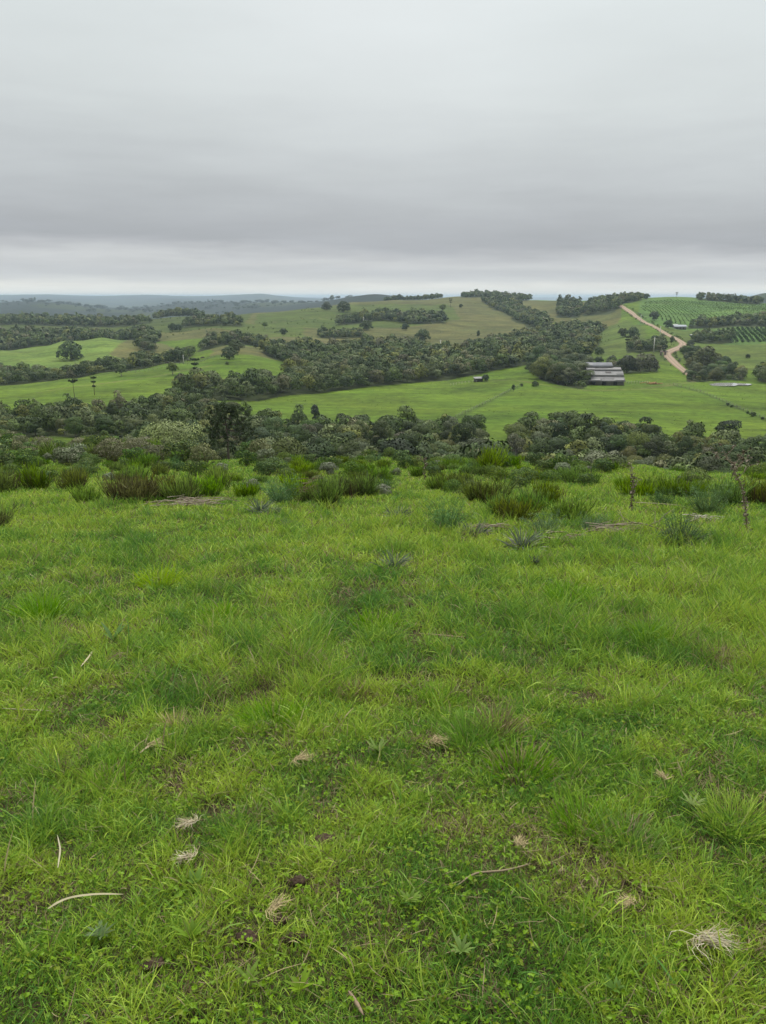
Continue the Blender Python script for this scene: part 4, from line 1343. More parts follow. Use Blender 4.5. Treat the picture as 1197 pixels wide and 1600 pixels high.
for a_ in ((115, 1016, .075, .055, .05, 'dark brown soil mound in the grass near the left edge'),
           (467, 1385, .040, .032, .030, 'single brown dung clod above the cluster in the lower left'),
           (435, 1448, .040, .030, .034, 'dark dung clod under the frayed straw'),
           (388, 1472, .048, .036, .022, 'reddish brown flat clod at the left of the dung cluster'),
           (460, 1474, .058, .028, .026, 'long brown dung clod at the right of the dung cluster'),
           (645, 952, .075, .055, .045, 'larger of the two brown clods in the upper middle of the pasture'),
           (679, 960, .045, .04, .035, 'smaller of the two brown clods in the upper middle of the pasture'),
           (1040, 1036, .06, .05, .045, 'single brown clod in the right half of the pasture'),
           (735, 1050, .08, .025, .016, 'low strip of dark bare soil in the right middle of the pasture'),
           (505, 1318, .06, .04, .014, 'flat patch of churned brown soil below the centre'),
           (240, 1515, .045, .03, .012, 'bare brown soil patch in the bottom left'),
           (1105, 1542, .018, .016, .022, 'dark seed head lump near the bottom right')):
    px, py, rx, ry, rz_, lab = a_
    tag(on_px(lump('soil_clod', int(px), rx * .72, ry * .72, rz_ * .62, (.060, .040, .026)), px, py, 1, .3 * math.sin(px), .018), lab, 'soil clod', 'clods and bare soil in the pasture')
for a_ in ((590, 1185, .085, 16, .012, (.15, .24, .03), .75, 'star shaped bright herb in the centre of the pasture'),
           (605 - 300, 1392, .055, 5, .022, (.13, .22, .04), .7, 'two leaved light green sprout below the straw clumps'),
           (178, 1008, .16, 6, .03, (.10, .19, .04), .8, 'leafy green sprout beside the soil mound'),
           (160, 1475, .055, 24, .009, (.10, .16, .045), .45, 'grey green thistle rosette in the lower left'),
           (720, 1500, .06, 14, .010, (.14, .23, .03), .6, 'narrow leaved herb in the bottom centre'),
           (640, 1420, .05, 12, .010, (.15, .24, .03), .5, 'low round leaved herb in the lower middle'),
           (390, 1545, .06, 12, .011, (.15, .24, .03), .6, 'leafy herb below the dung cluster'),
           (960, 1560, .05, 10, .010, (.10, .18, .035), .5, 'small herb near the bottom right'),
           (1080, 1270, .07, 12, .010, (.2, .28, .05), .6, 'pale leafy herb in the grass at right'),
           (835, 890, .14, 14, .03, (.035, .05, .022), .9, 'dark leaved weed in the upper right of the open pasture'),
           (300, 1480, .08, 9, .014, (.14, .23, .03), .8, 'upright grassy herb right of the thistle rosette'),
           (470, 1560, .06, 11, .011, (.16, .25, .03), .6, 'leafy herb at the bottom left of centre')):
    px, py, r, n, lw, col, up, lab = a_
    tag(on_px(weed('weed', int(px + 7), r, n, lw, col, up), px, py, 1, None, .02), lab, 'weed', 'broadleaved weeds in the turf')


def strip_thing(name, pts, w, col, mat, lab, cat, lift=.03, tube=False):
    P = np.array([ground_hit(a, b, 0, 130) for a, b in pts]); o3 = P[0].copy(); P = P - o3
    P[:, 2] += lift
    Q = smooth_path(P, 14); mb = MB()
    prof = w * np.interp(np.linspace(0, 1, 14), [0, .15, .5, .85, 1], [.35, .8, 1, .7, .15])
    if tube: mb.tube(Q, prof * .5, 6, col)
    else: mb.grid(strand_strip(Q[None], prof[None], np.array([[[0, .35, 1.]]])), np.array([col]))
    return tag(mb.build(name, mat, loc=o3), lab, cat)


strip_thing('dead_leaf', [(78, 1440), (100, 1425), (125, 1419), (160, 1416), (195, 1417)], .017, (.30, .27, .16), M_DRY, 'long pale dead leaf blade lying in the lower left turf', 'dead leaf', .05)
strip_thing('dead_leaf', [(93, 1375), (97, 1345), (92, 1322)], .006, (.34, .31, .2), M_DRY, 'thin bleached stem bent upright in the lower left', 'dead leaf', .05)
strip_thing('dead_leaf', [(220, 1185), (250, 1160), (285, 1150)], .016, (.30, .24, .15), M_DRY, 'flattened brown dead leaf under the pale upright clump', 'dead leaf', .03)
strip_thing('dead_leaf', [(128, 1055), (140, 1040), (146, 1030)], .012, (.38, .33, .2), M_DRY, 'straw coloured leaf sticking up below the soil mound', 'dead leaf', .06)
strip_thing('twig', [(545, 1562), (556, 1578), (568, 1600)], .012, (.23, .17, .11), M_WOOD, 'thin brown twig at the bottom edge of the turf', 'twig', .03, True)
strip_thing('twig', [(655, 996), (690, 999), (720, 1002), (745, 1003)], .016, (.22, .16, .10), M_WOOD, 'thin brown stick lying across the turf in the upper right middle', 'twig', .03, True)
strip_thing('twig', [(715, 1395), (740, 1375), (790, 1372), (830, 1360)], .008, (.24, .19, .12), M_WOOD, 'crooked thin twig in the lower right middle', 'twig', .03, True)
strip_thing('twig', [(5, 1120), (40, 1122), (85, 1124)], .006, (.34, .3, .2), M_DRY, 'pale dry stalk lying at the left edge of the turf', 'twig', .05, True)
# ------------------------------------------------------------------ shrubs along the brow
BROOM = [broom_shrub(301, .62, .24, 180, .15, (.24, .38, .026), (.028, .058, .012)), broom_shrub(302, .55, .28, 210, .35, (.22, .29, .03), (.045, .062, .018)), broom_shrub(303, .50, .19, 150, .08, (.32, .48, .028), (.04, .085, .014)),
         broom_shrub(304, .60, .34, 260, .7, (.20, .22, .035), (.052, .046, .02)), broom_shrub(305, .45, .27, 190, .12, (.25, .40, .026), (.028, .062, .012)), broom_shrub(306, .52, .30, 220, .15, (.21, .35, .026), (.028, .060, .012))]
FEATH = [feather_shrub(311, .55, .25), feather_shrub(312, .48, .30, (.055, .11, .035), (.10, .19, .06)), feather_shrub(313, .5, .22, (.10, .17, .06), (.17, .26, .10), 100, 12)]
SILV = [leafy_shrub('grey_shrub', 321, .45, .36, (.15, .185, .095), 2000, .042, (.28, .30, .2), .3), leafy_shrub('grey_shrub', 322, .38, .34, (.13, .165, .08), 1900, .04, (.25, .26, .17), .25)]
ROUND = [leafy_shrub('green_shrub', 331, .6, .5, (.06, .115, .024), 2200, .05, (.17, .25, .03), .22), leafy_shrub('green_shrub', 332, .55, .55, (.09, .15, .03), 2200, .045, (.19, .27, .04), .25)]
PINK = [leafy_shrub('brown_shrub', 341, .55, .5, (.145, .15, .07), 1900, .04, (.27, .26, .16), .3), leafy_shrub('brown_shrub', 342, .5, .42, (.13, .14, .055), 1700, .04, (.25, .25, .13), .3)]
SWORD = [sword_plant(351, .45, .3), sword_plant(352, .36, .3, (.06, .09, .05), (.12, .15, .10), 80, .9)]
SET = dict(broom=BROOM, feath=FEATH, silv=SILV, round=ROUND, pink=PINK, sword=SWORD)
TAKEN = set()


def shrub(kindn, i, px, py, s, lab, group, cat='shrub', at_xy=None, sz=None):
    pr = SET[kindn][i % len(SET[kindn])]
    if id(pr) in TAKEN: o = copy_tree(pr)
    else: o = pr; TAKEN.add(id(pr))
    if at_xy is None: x, y, z = ground_hit(px, py, 0, 110)
    else: x, y = at_xy; z = float(height(x, y)[0])
    s *= .78
    place(o, x, y, s, None, z, sz)
    o['label'] = lab; o['category'] = cat
    if group: o['group'] = group
    elif 'group' in o: del o['group']
    return o


GB = 'broom shrubs along the brow of the pasture'
for k, px, py, s, i, lab in (
        ('broom', 60, 766, 1.15, 0, 'green broom shrub with brushy top second from the left edge of the brow'),
        ('broom', 111, 766, 1.15, 1, 'brownish broom shrub left of the small low green one'),
        ('broom', 8, 768, 1.2, 1, 'broom shrub cut by the left edge beside the brushy topped one'),
        ('broom', 138, 787, .95, 2, 'short green broom shrub in front of the widest brown broom'),
        ('broom', 205, 784, 1.15, 3, 'widest brown broom shrub on the left of the brow'),
        ('broom', 237, 782, 1.1, 3, 'brown broom shrub touching the right of the widest one'),
        ('broom', 212, 755, 1.2, 2, 'yellow green broom shrub standing behind the widest brown one'),
        ('broom', 290, 784, 1.15, 0, 'tall yellow tipped broom shrub above the heap of dry stems'),
        ('broom', 322, 778, 1.15, 2, 'yellow tipped broom shrub right of the heap of dry stems'),
        ('broom', 345, 766, 1.0, 0, 'broom shrub between the dry stems and the feathery bush'),
        ('broom', 384, 778, .9, 2, 'low bright broom shrub left of the feathery bush'),
        ('broom', -8, 826, .7, 1, 'dark broom shrub cut by the left edge below the brow'),
        ('broom', 512, 793, 1.05, 0, 'bright yellow tipped broom shrub right of the leaning dead stems'),
        ('broom', 470, 775, 1.2, 2, 'yellow green broom shrub right behind the feathery bush on the left'),
        ('broom', 488, 785, 1.0, 4, 'low broom shrub left of the bright yellow tipped one'),
        ('broom', 545, 778, 1.1, 1, 'broad dark broom shrub left of the round grey shrub'),
        ('broom', 572, 776, 1.0, 0, 'green broom shrub beside the round grey shrub'),
        ('broom', 762, 786, 1.05, 1, 'tall brown topped broom shrub in the middle right of the brow'),
        ('broom', 800, 815, .85, 1, 'brown broom shrub in front of the tall brown topped one'),
        ('broom', 780, 806, .85, 0, 'broom shrub left of the brown one in the middle right'),
        ('broom', 822, 800, .85, 5, 'broom shrub right of the brown one in the middle right'),
        ('broom', 891, 815, .95, 2, 'solitary bright green broom shrub with upright finger like stems'),
        ('broom', 858, 786, .95, 1, 'broom shrub uphill of the solitary bright green one on its left'),
        ('broom', 840, 789, .8, 4, 'low broom shrub over pale dead twigs'),
        ('broom', 765, 738, 1.5, 0, 'large broom shrub on the skyline of the brow right of centre'),
        ('broom', 905, 756, 1.2, 4, 'rounded broom shrub behind the solitary bright green one'),
        ('broom', 837, 752, .7, 2, 'very small lone broom shrub on open grass behind the brow'),
        ('broom', 1000, 776, 1.1, 4, 'green broom shrub right of the upright dead stalk'),
        ('broom', 1025, 774, 1.15, 2, 'bright broom shrub between the dead stalk and the large feathery bush'),
        ('broom', 1066, 778, 1.15, 4, 'yellow green broom shrub left of the large feathery bush'),
        ('broom', 1135, 788, 1.25, 2, 'bright green broom shrub right behind the large feathery bush'),
        ('broom', 1195, 790, 1.1, 1, 'broom shrub cut by the right edge beyond the leaning dead stalk')):
    shrub(k, i, px, py, s, lab, GB)
for k, px, py, s, i, lab in (
        ('feath', 697, 828, 1.0, 0, 'bright blue green feathery bush in front of the grey sword leaves'),
        ('feath', 440, 788, 1.1, 0, 'blue green feathery bush left of the leaning dead stems'),
        ('feath', 1060, 852, 1.0, 1, 'dark feathery bush at the end of the fallen branch'),
        ('feath', 1105, 804, 1.2, 0, 'large feathery bush left of the leaning dead stalk'),
        ('feath', 850, 838, .8, 2, 'pale low feathery bush right of the sword leaf plants'),
        ('feath', 925, 832, .7, 2, 'thin grey green feathery bush at the left end of the fallen branch'),
        ('feath', 1035, 790, .8, 1, 'small feathery bush on the grass behind the fallen branch'),
        ('silv', 597, 778, .8, 0, 'round pale grey shrub in the middle of the brow'),
        ('silv', 395, 770, .9, 1, 'grey shrub behind the low bright broom'),
        ('silv', 346, 740, .9, 0, 'pale grey shrub at the foot of the tall pine'),
        ('round', 880, 738, 1.2, 0, 'round dark green shrub on the skyline of the brow at right'),
        ('round', 1085, 765, 1.0, 1, 'leafy green shrub behind the yellow green broom at right'),
        ('sword', 740, 840, 1.0, 1, 'grey sword leaf plant with withered blades beside the feathery bush'),
        ('sword', 815, 858, 1.0, 0, 'green sword leaf plant arching over the grass right of centre'),
        ('sword', 622, 812, .95, 1, 'grey sword leaf plant left of the bright feathery bush'),
        ('sword', 405, 802, .95, 0, 'silvery sword leaf plant in front of the low broom at left'),
        ('sword', 425, 806, .8, 1, 'withered sword leaf plant under the leaning dead stems'),
        ('sword', 614, 890, .75, 0, 'low dark sword leaf plant on the open grass in the centre'),
        ('sword', 452, 822, .45, 0, 'tiny silvery sword leaf plant on the open grass left of centre')):
    shrub(k, i, px, py, s, lab, None, 'plant' if k == 'sword' else 'shrub')

# the rest of the brow and the scrub running down to the left
rs = np.random.RandomState(77)
done = 0
occ = []
tries = 0
while done < 330 and tries < 14000:
    tries += 1
    Y = 14.5 + 20 * rs.rand() ** .8
    x = (rs.rand() * 2 - 1) * .56 * Y; px = px_of(x / Y, -.2)
    if fbm(x / 4.5, Y / 4.5, 91, 3) < .40 + (.03 if 600 < px < 900 else 0): continue
    if px < 420 and Y < 17.5 or (315 < px < 405 and Y > 21): continue
    if any((x - a) ** 2 + (Y - b) ** 2 < .17 for a, b in occ): continue
    occ.append((x, Y)); done += 1
    q = rs.rand()
    if q < .52: shrub('broom', rs.choice([0, 2, 4, 5, 5, 1]), 0, 0, .42 + .5 * rs.rand(), 'yellow green broom shrub scattered with its like along the brow of the pasture', 'scattered broom shrubs on the brow', at_xy=(x, Y))
    elif q < .60: shrub('silv', rs.randint(2), 0, 0, .6 + .5 * rs.rand(), 'small grey green shrub scattered among the broom on the brow', 'scattered grey shrubs on the brow', at_xy=(x, Y))
    elif q < .93: shrub('round', rs.randint(2), 0, 0, .5 + .5 * rs.rand(), 'low leafy green shrub scattered among the broom on the brow', 'scattered green shrubs on the brow', at_xy=(x, Y))
    else: shrub('feath', rs.randint(3), 0, 0, .6 + .4 * rs.rand(), 'small feathery bush scattered among the broom on the brow', 'scattered feathery bushes on the brow', at_xy=(x, Y))
done = 0; tries = 0; occ = []
while done < 190 and tries < 9000:
    tries += 1
    Y = 24 + 44 * rs.rand(); px = -60 + 480 * rs.rand()
    if px > 430 - (Y - 24) * 6.5 + 60 * rs.rand() or (328 < px < 392 and Y > 25): continue
    x, _, _ = ground_at(px, Y)
    if any((x - a) ** 2 + (Y - b) ** 2 < 1.0 for a, b in occ): continue
    occ.append((x, Y)); done += 1
    q = rs.rand(); s = 1.0 + .9 * rs.rand()
    if q < .30: shrub('pink', rs.randint(2), 0, 0, s, 'brownish pink scrub bush on the rough slope at left', 'brown scrub on the left slope', at_xy=(x, Y))
    elif q < .52: shrub('silv', rs.randint(2), 0, 0, s * 1.1, 'grey green scrub bush on the rough slope at left', 'grey scrub on the left slope', at_xy=(x, Y))
    elif q < .85: shrub('round', rs.randint(2), 0, 0, s, 'leafy green scrub bush on the rough slope at left', 'green scrub on the left slope', at_xy=(x, Y))
    else: shrub('broom', rs.choice([0, 2, 4, 5, 5, 1]), 0, 0, s, 'broom shrub amid the scrub on the rough slope at left', 'broom in the scrub on the left slope', at_xy=(x, Y))

# dead stalks, dead wood
o = dead_stalk(361, 1.05, -.30, .02, 7, 190, .45); on_px(o, 1170, 838, 1.0, 0)
tag(o, 'tall leaning dead stalk with shrivelled leaves and bare branching top at right', 'dead stalk')
o = dead_stalk(362, .72, -.02, .0, 4, 170, .4); on_px(o, 986, 800, 1.0, 0)
tag(o, 'upright dead stalk with brown shrivelled leaves behind the fallen branch', 'dead stalk')
o = dead_stalk(363, .62, .0, .0, 3, 120, .2); on_px(o, 663, 752, 1.0, 0)
tag(o, 'dead brown stalk standing among the broom on the brow near the centre', 'dead stalk')


def stem_heap(name, seed, L, wd, n, lab, px, py, rz=0.0, cols=((.20, .15, .10), (.38, .33, .25)), lift=.10):
    rs = np.random.RandomState(seed); mb = MB()
    for k in range(n):
        a = .30 * rs.normal(); l = L * (.25 + .6 * rs.rand()); cx = L * .5 * (rs.rand() * 2 - 1) * .7; cy = wd * rs.normal() * .4; cz = .02 + lift * rs.rand()
        d = np.array([math.cos(a), math.sin(a), .12 * rs.normal()])
        c = np.asarray(cols[0]) + (np.asarray(cols[1]) - np.asarray(cols[0])) * rs.rand()
        p0 = np.array([cx, cy, cz])
        mb.tube(limb_path(p0 - d * l / 2, p0 + d * l / 2, rs, 4, .05), np.linspace(.007, .003, 4), 4, c, cap=False)
    o = mb.build(name, M_WOOD); on_px(o, px, py, 1.0, rz); return tag(o, lab, 'dead stems')


stem_heap('dry_stem_heap', 371, 1.2, .35, 46, 'heap of dry pale stems lying below the yellow tipped brooms at left', 300, 792)
stem_heap('dry_stem_heap', 372, .7, .2, 36, 'bundle of leaning brown dead stems right of the feathery bush at left', 485, 785, .9, ((.13, .09, .055), (.22, .16, .10)), .45)
stem_heap('dry_stem_heap', 373, .7, .2, 34, 'grey dead twigs piled under the fallen branch at right', 958, 834, .2)
stem_heap('dry_stem_heap', 374, .5, .2, 26, 'small heap of pale twigs on the grass left of the fallen branch', 885, 848, .1)
stem_heap('dry_stem_heap', 375, .5, .15, 24, 'few pale stems lying right of the grey sword leaf plant', 765, 832, .0)
stem_heap('dry_stem_heap', 376, .6, .2, 24, 'whitish dry stems lying in front of the large feathery bush', 1105, 818, .1, ((.3, .27, .2), (.5, .46, .36)))
# fallen branch with stubs
P = np.array([ground_hit(a, b, 0, 60) for a, b in ((935, 830), (965, 830), (1000, 831), (1035, 835))]); o3 = P[0].copy(); P -= o3; P[:, 2] += np.array([.05, .10, .14, .06])
root = empty('fallen_branch', o3); mb = MB(); Q = smooth_path(P, 10); mb.tube(Q, np.linspace(.017, .009, 10), 6, (.22, .18, .13)); mb.build('limb', M_WOOD, root)
r2 = np.random.RandomState(5)
for k in (2, 4, 5, 7, 8):
    mb = MB(); e = Q[k] + np.array([.15 * r2.normal(), .12 * r2.normal(), .10 + .12 * r2.rand()]); mb.tube(limb_path(Q[k], e, r2, 4, .1), np.linspace(.006, .003, 4), 5, (.25, .2, .15)); mb.build('twig', M_WOOD, root)
tag(root, 'grey fallen branch with stubby twigs lying in the grass left of the dark feathery bush', 'fallen branch')
strip_thing('dry_stalk', [(990, 790), (1030, 792), (1065, 795)], .02, (.36, .31, .22), M_WOOD, 'thin pale stem lying right of the upright dead stalk', 'dry stalk', .06, True)
# ------------------------------------------------------------------ trees standing on their own, and the pines
SOLO = [make_tree('pasture_tree', 401, 3.4, 6.4, .5, GREENS['deep'], 1100, .6, 11), make_tree('pasture_tree', 402, 3.0, 7.0, 1.3, GREENS['mid'], 1100, .58, 10),
        make_tree('pasture_tree', 403, 4.6, 5.6, .1, GREENS['deep'], 1400, .6, 15, spread=.7, lobe=(.3, .42)), make_tree('pasture_tree', 404, 3.2, 6.4, .8, GREENS['grey'], 1100, .55, 11, bark=(.3, .28, .25)),
        make_tree('pasture_tree', 405, 2.0, 7.6, .8, GREENS['deep'], 900, .55, 9, spread=.4, lobe=(.4, .6)), make_tree('pasture_tree', 406, 3.6, 5.4, .4, GREENS['brown'], 1100, .5, 13, bark=(.34, .31, .27))]
SH = [6.4, 7.0, 5.6, 6.4, 7.6, 5.4]
SUSED = set()


def solo(i, px, py, hpx, lab, Y=None, wide=1.0, group=None, ymin=200):
    pr = SOLO[i]
    if id(pr) in SUSED: o = copy_tree(pr)
    else: o = pr; SUSED.add(id(pr))
    if Y: x, y, z = ground_at(px, Y)
    else: x, y, z = ground_hit(px, py, ymin)
    h = hpx / F * y * 1.0
    s = h / (SH[i] * .93)
    place(o, x, y, s * wide, None, z - h * (.16 if i in (0, 2) else .04), s * (1.16 if i in (0, 2) else 1.03))
    tag(o, lab, 'tree', group)
    return o


for a_ in ((2, 111, 563, 23, 'wide dark dome of a tree alone on the second green hill at left'),
           (3, 190, 588, 19, 'round pale grey tree at the upper edge of the lit meadow at left'),
           (1, 270, 586, 19, 'ragged dark tree on the lit meadow left of the umbrella pine'),
           (0, 283, 600, 17, 'dark bushy tree at the forest corner beside the umbrella pine'),
           (2, 359, 561, 15, 'lower of the two round dark trees on top of the lit meadow'),
           (2, 369, 550, 15, 'upper of the two round dark trees on top of the lit meadow'),
           (0, 400, 544, 13, 'small round tree on dry grass above the pair of round trees'),
           (0, 270, 518, 13, 'left tree of the pair on dry pasture below the far woods'),
           (0, 280, 517, 11, 'right tree of the pair on dry pasture below the far woods'),
           (1, 414, 513, 10, 'small tree on the left shoulder of the big hill'),
           (0, 443, 524, 11, 'tree at the right end of the scrub on the left shoulder of the hill'),
           (2, 511, 485, 10, 'left of the two round trees near the crest of the big hill'),
           (2, 537, 488, 13, 'wider right one of the two round trees near the big hill crest'),
           (1, 519, 471, 9, 'tree standing against the sky at the left end of the big hill crest'),
           (0, 633, 516, 11, 'small tree just right under the woodland belt on the big hill'),
           (2, 572, 516, 12, 'small dark tree beside the pole on the big hill'),
           (2, 660, 533, 14, 'round dark bushy tree on dry grass in the middle of the big hill'),
           (0, 668, 561, 8, 'little dark tree at the forest edge left of the tall white pole'),
           (4, 747, 528, 11, 'small narrow tree on the lower right of the big hill'),
           (1, 692, 488, 12, 'leaning tree on the upper big hill left of the small pine'),
           (0, 720, 481, 6, 'little tree on the upper big hill right of the small pine'),
           (0, 675, 462, 8, 'lone round tree standing against the sky on the big hill top'),
           (0, 1022, 501, 14, 'lone round tree in the rows of crops right of the dirt road'),
           (0, 1044, 513, 13, 'dark tree at the left end of the white roofed shed'),
           (0, 973, 527, 14, 'left of the two trees above the roadside thicket'),
           (2, 988, 527, 12, 'right of the two trees above the roadside thicket'),
           (2, 936, 554, 9, 'round bush on the pasture uphill of the old barn'),
           (0, 921, 555, 9, 'small bush left of the round bush uphill of the old barn'),
           (4, 1049, 539, 13, 'small upright tree inside the bend of the dirt road'),
           (0, 1010, 468, 9, 'round tree on the skyline right of the top of the road'),
           (0, 997, 468, 10, 'taller round tree on the skyline beside the top of the road'),
           (4, 802, 612, 11, 'little dark conifer shaped tree alone in the middle of the green meadow'),
           (3, 1099, 580, 37, 'tall pale grey tree rising out of the thicket by the pond'),
           (0, 1168, 560, 7, 'small round bush alone on the right hand pasture'),
           (2, 1133, 561, 4, 'low flat bush on the right hand pasture'),
           (2, 1191, 570, 4, 'low flat bush at the right edge of the right hand pasture'),
           (0, 980, 583, 28, 'dark round tree right against the end of the old barn'),
           (5, 1000, 582, 22, 'brownish bushy tree right of the dark round tree by the barn'),
           (5, 1015, 580, 20, 'brown and yellowish bushy tree farthest right behind the barn'),
           (3, 955, 572, 16, 'grey green tree directly behind the barn roof'),
           (0, 935, 570, 13, 'dark tree behind the left of the barn roof'),
           (0, 1137, 634, 5, 'upper left small bush along the wire fence at right'),
           (0, 1143, 637, 5, 'second small bush along the wire fence at right'),
           (0, 1168, 647, 5, 'middle small bush along the wire fence at right'),
           (2, 1176, 651, 6, 'broad small bush along the wire fence at right'),
           (0, 1191, 656, 5, 'lowest small bush along the wire fence at right'),
           (0, 815, 604, 5, 'tiny shrub on the meadow left of the barn trees'),
           (2, 836, 604, 7, 'small dark shrub at the foot of the barn trees'),
           (0, 759, 596, 11, 'small tree touching the right side of the little field shed'),
           (2, 355, 570, 4, 'low scrub patch in the middle of the lit meadow at left'),
           (4, 322, 591, 6, 'tiny dark sapling at the forest edge right of the umbrella pine'),
           (4, 331, 591, 6, 'second tiny dark sapling at the forest edge right of the umbrella pine')):
    i, px, py, h, lab = a_
    solo(i, px, py, h, lab)
solo(4, 50, 0, 5, 'left of the tree tops sticking up from the blue ridge', 3580); solo(4, 55, 0, 6, 'taller of the tree tops sticking up from the blue ridge', 3590)
solo(4, 115, 0, 4, 'single tree top on the right part of the blue ridge', 3530); solo(4, 325, 0, 4, 'tree top on the middle blue ridge left of the big hill', 4180)
solo(4, 332, 0, 4.5, 'second tree top on the middle blue ridge left of the big hill', 4190)

# named trees of the near woodland
o = make_tree('round_tree', 421, 3.4, 6.4, .4, (.028, .044, .018), 3000, .36, 16, spread=.6, lobe=(.3, .42), amt=.16); x, y, z = ground_at(618, 92)
place(o, x, y, .92, None, -.192 * y * 1.0 - 4.4, .95); tag(o, 'very dark dense round tree standing forward of the near woodland, centre', 'tree')
o = make_tree('pale_dome_tree', 422, 6.6, 8.2, .6, (.17, .20, .05), 8200, .26, 26, spread=.72, lobe=(.22, .34), amt=.25, bark=(.3, .27, .22)); x, y, z = ground_at(268, 118)
place(o, x, y, 1.0, None, z, 1.12); tag(o, 'big pale yellow green dome shaped tree left of the tall pine', 'tree')
o = make_tree('pale_dome_tree', 423, 4.4, 6.0, .4, (.14, .155, .075), 5200, .25, 20, spread=.7, lobe=(.24, .36), amt=.25, bark=(.3, .27, .22)); x, y, z = ground_at(935, 92)
place(o, x, y, .9, None, z, .95); tag(o, 'pale grey green dome shaped tree at the front of the near woodland, right', 'tree')
o = make_tree('round_tree', 424, 3.2, 5.6, .3, (.04, .06, .025), 2000, .4, 12); x, y, z = ground_hit(1136, 691, 150)
place(o, x, y, 1.15, None, z); tag(o, 'dark round tree standing apart on the meadow behind the woodland, right', 'tree')

# pines
o = make_araucaria('candelabra_pine', 431, 10.2, 2.75, .66, 6, 8, (.050, .082, .024), 7, 24, nl=.30, nw=.06, trunk_r=.19); x, y, z = ground_at(360, 82)
place(o, x, y, 1.0, 0.4, -.1335 * y - 10.6); tag(o, 'tall candelabra pine with dark whorled branches in front of the woodland at left', 'pine tree')
UMB = make_araucaria('umbrella_pine', 432, 9.0, 1.7, .90, 2, 9, (.042, .062, .025), 6, 12, True, .5, .2, .16); x, y, z = ground_at(117, 315)
place(UMB, x, y, .95, None, z); tag(UMB, 'umbrella pine with one flat crown on a bare trunk on the lit meadow', 'pine tree')
o = make_araucaria('umbrella_pine', 433, 10.5, 1.35, .38, 4, 6, (.042, .062, .025), 5, 10, True, .5, .2, .16); x, y, z = ground_at(148, 333)
place(o, x, y, .92, None, z); tag(o, 'umbrella pine with stacked crown layers right of the single crowned one', 'pine tree')
U3 = make_araucaria('umbrella_pine', 434, 11.0, 2.5, .55, 3, 8, (.040, .058, .024), 6, 12, True, .6, .22, .18); x, y, z = ground_at(306, 398)
place(U3, x, y, 1.0, None, z); tag(U3, 'wide umbrella pine at the forest corner on the lit meadow', 'pine tree')
for px, Y, s, lab in ((704, 1240, 1.15, 'small pine on the upper big hill against the grass'), (979, 625, 1.0, 'umbrella pine at the left end of the roadside thicket'), (949, 1110, 1.35, 'airy tall pine against the sky left of the top of the road'),
                      (1057, 1155, .75, 'small umbrella pine on the skyline above the crops'), (1037, 578, .75, 'small umbrella pine over the pale gateway by the road'), (856, 800, .9, 'pine crown rising above the valley forest left of the road'),
                      (915, 560, 1.0, 'pine crown rising behind the barn trees')):
    o = copy_tree(U3); x, y, z = ground_at(px, Y); place(o, x, y, s, None, z); tag(o, lab, 'pine tree')
o = make_tree('conifer', 435, 1.7, 6.0, .4, (.030, .045, .022), 900, .4, 10, spread=.35, lobe=(.4, .6)); x, y, z = ground_at(493, 235)
place(o, x, y, 1.0, None, z + 1.5, 1.0); tag(o, 'small dark pointed conifer on the far edge of the near woodland', 'pine tree')

# woods of the farmyard and the pond: each tree its own
rs = np.random.RandomState(15)
for zn, sp, smin, smax, lab, grp in (('barnwood', 8.0, 1.0, 1.75, 'tall dark tree in the clump shading the left of the old barn', 'trees left of the barn'),
                                     ('pond', 8.8, .7, 1.25, 'bushy tree in the thicket between the dirt road and the pond', 'trees by the pond'),
                                     ('yard', 8.5, .6, .9, 'low bushy tree in the thicket behind the old barn', 'trees behind the barn')):
    for x, y, z, px in scatter(WOODS[zn], sp, rs):
        i = rs.choice([0, 1, 2, 3, 4, 5, 6])
        if zn == 'yard': i = rs.choice([4, 6, 8])
        s = smin + (smax - smin) * rs.rand()
        if zn == 'barnwood': s *= 1.12 - .35 * float(px < 840)
        o = put_tree(i, x, y, s, z=z - .3, label=lab, group=grp); o.name = {'barnwood': 'farmyard_tree', 'pond': 'pondside_tree', 'yard': 'thicket_tree'}[zn]

# ------------------------------------------------------------------ old barn
M_ROOF = solid_mat('weathered_roof', .8, .32, .6, .2); M_WALL = solid_mat('old_boards', .9, 1.2, .4, .2); M_WHITE = solid_mat('pale_sheet', .6, .5, .3)


def roof_slope(mb, x0, x1, y0, z0, y1, z1, col, th=.12, n=10):
    """corrugated sheet roof between a low and a high edge"""
    k = int((x1 - x0) / .45); xs = np.linspace(x0, x1, k * 2 + 1); zz = np.where(np.arange(len(xs)) % 2, .06, 0.0)
    V = np.concatenate([np.column_stack([xs, np.full_like(xs, y0), z0 + zz]), np.column_stack([xs, np.full_like(xs, y1), z1 + zz]),
                        np.column_stack([xs, np.full_like(xs, y0), z0 + zz - th]), np.column_stack([xs, np.full_like(xs, y1), z1 + zz - th])])
    m_ = len(xs); fs = []
    for i in range(m_ - 1):
        fs += [(i, i + 1, m_ + i + 1, m_ + i), (2 * m_ + i + 1, 2 * m_ + i, 3 * m_ + i, 3 * m_ + i + 1), (2 * m_ + i, 2 * m_ + i + 1, i + 1, i), (m_ + i, m_ + i + 1, 3 * m_ + i + 1, 3 * m_ + i)]
    fs += [(0, m_, 3 * m_, 2 * m_), (m_ - 1, 3 * m_ - 1, 4 * m_ - 1, 2 * m_ - 1)]
    mb.add(V, fs, col)


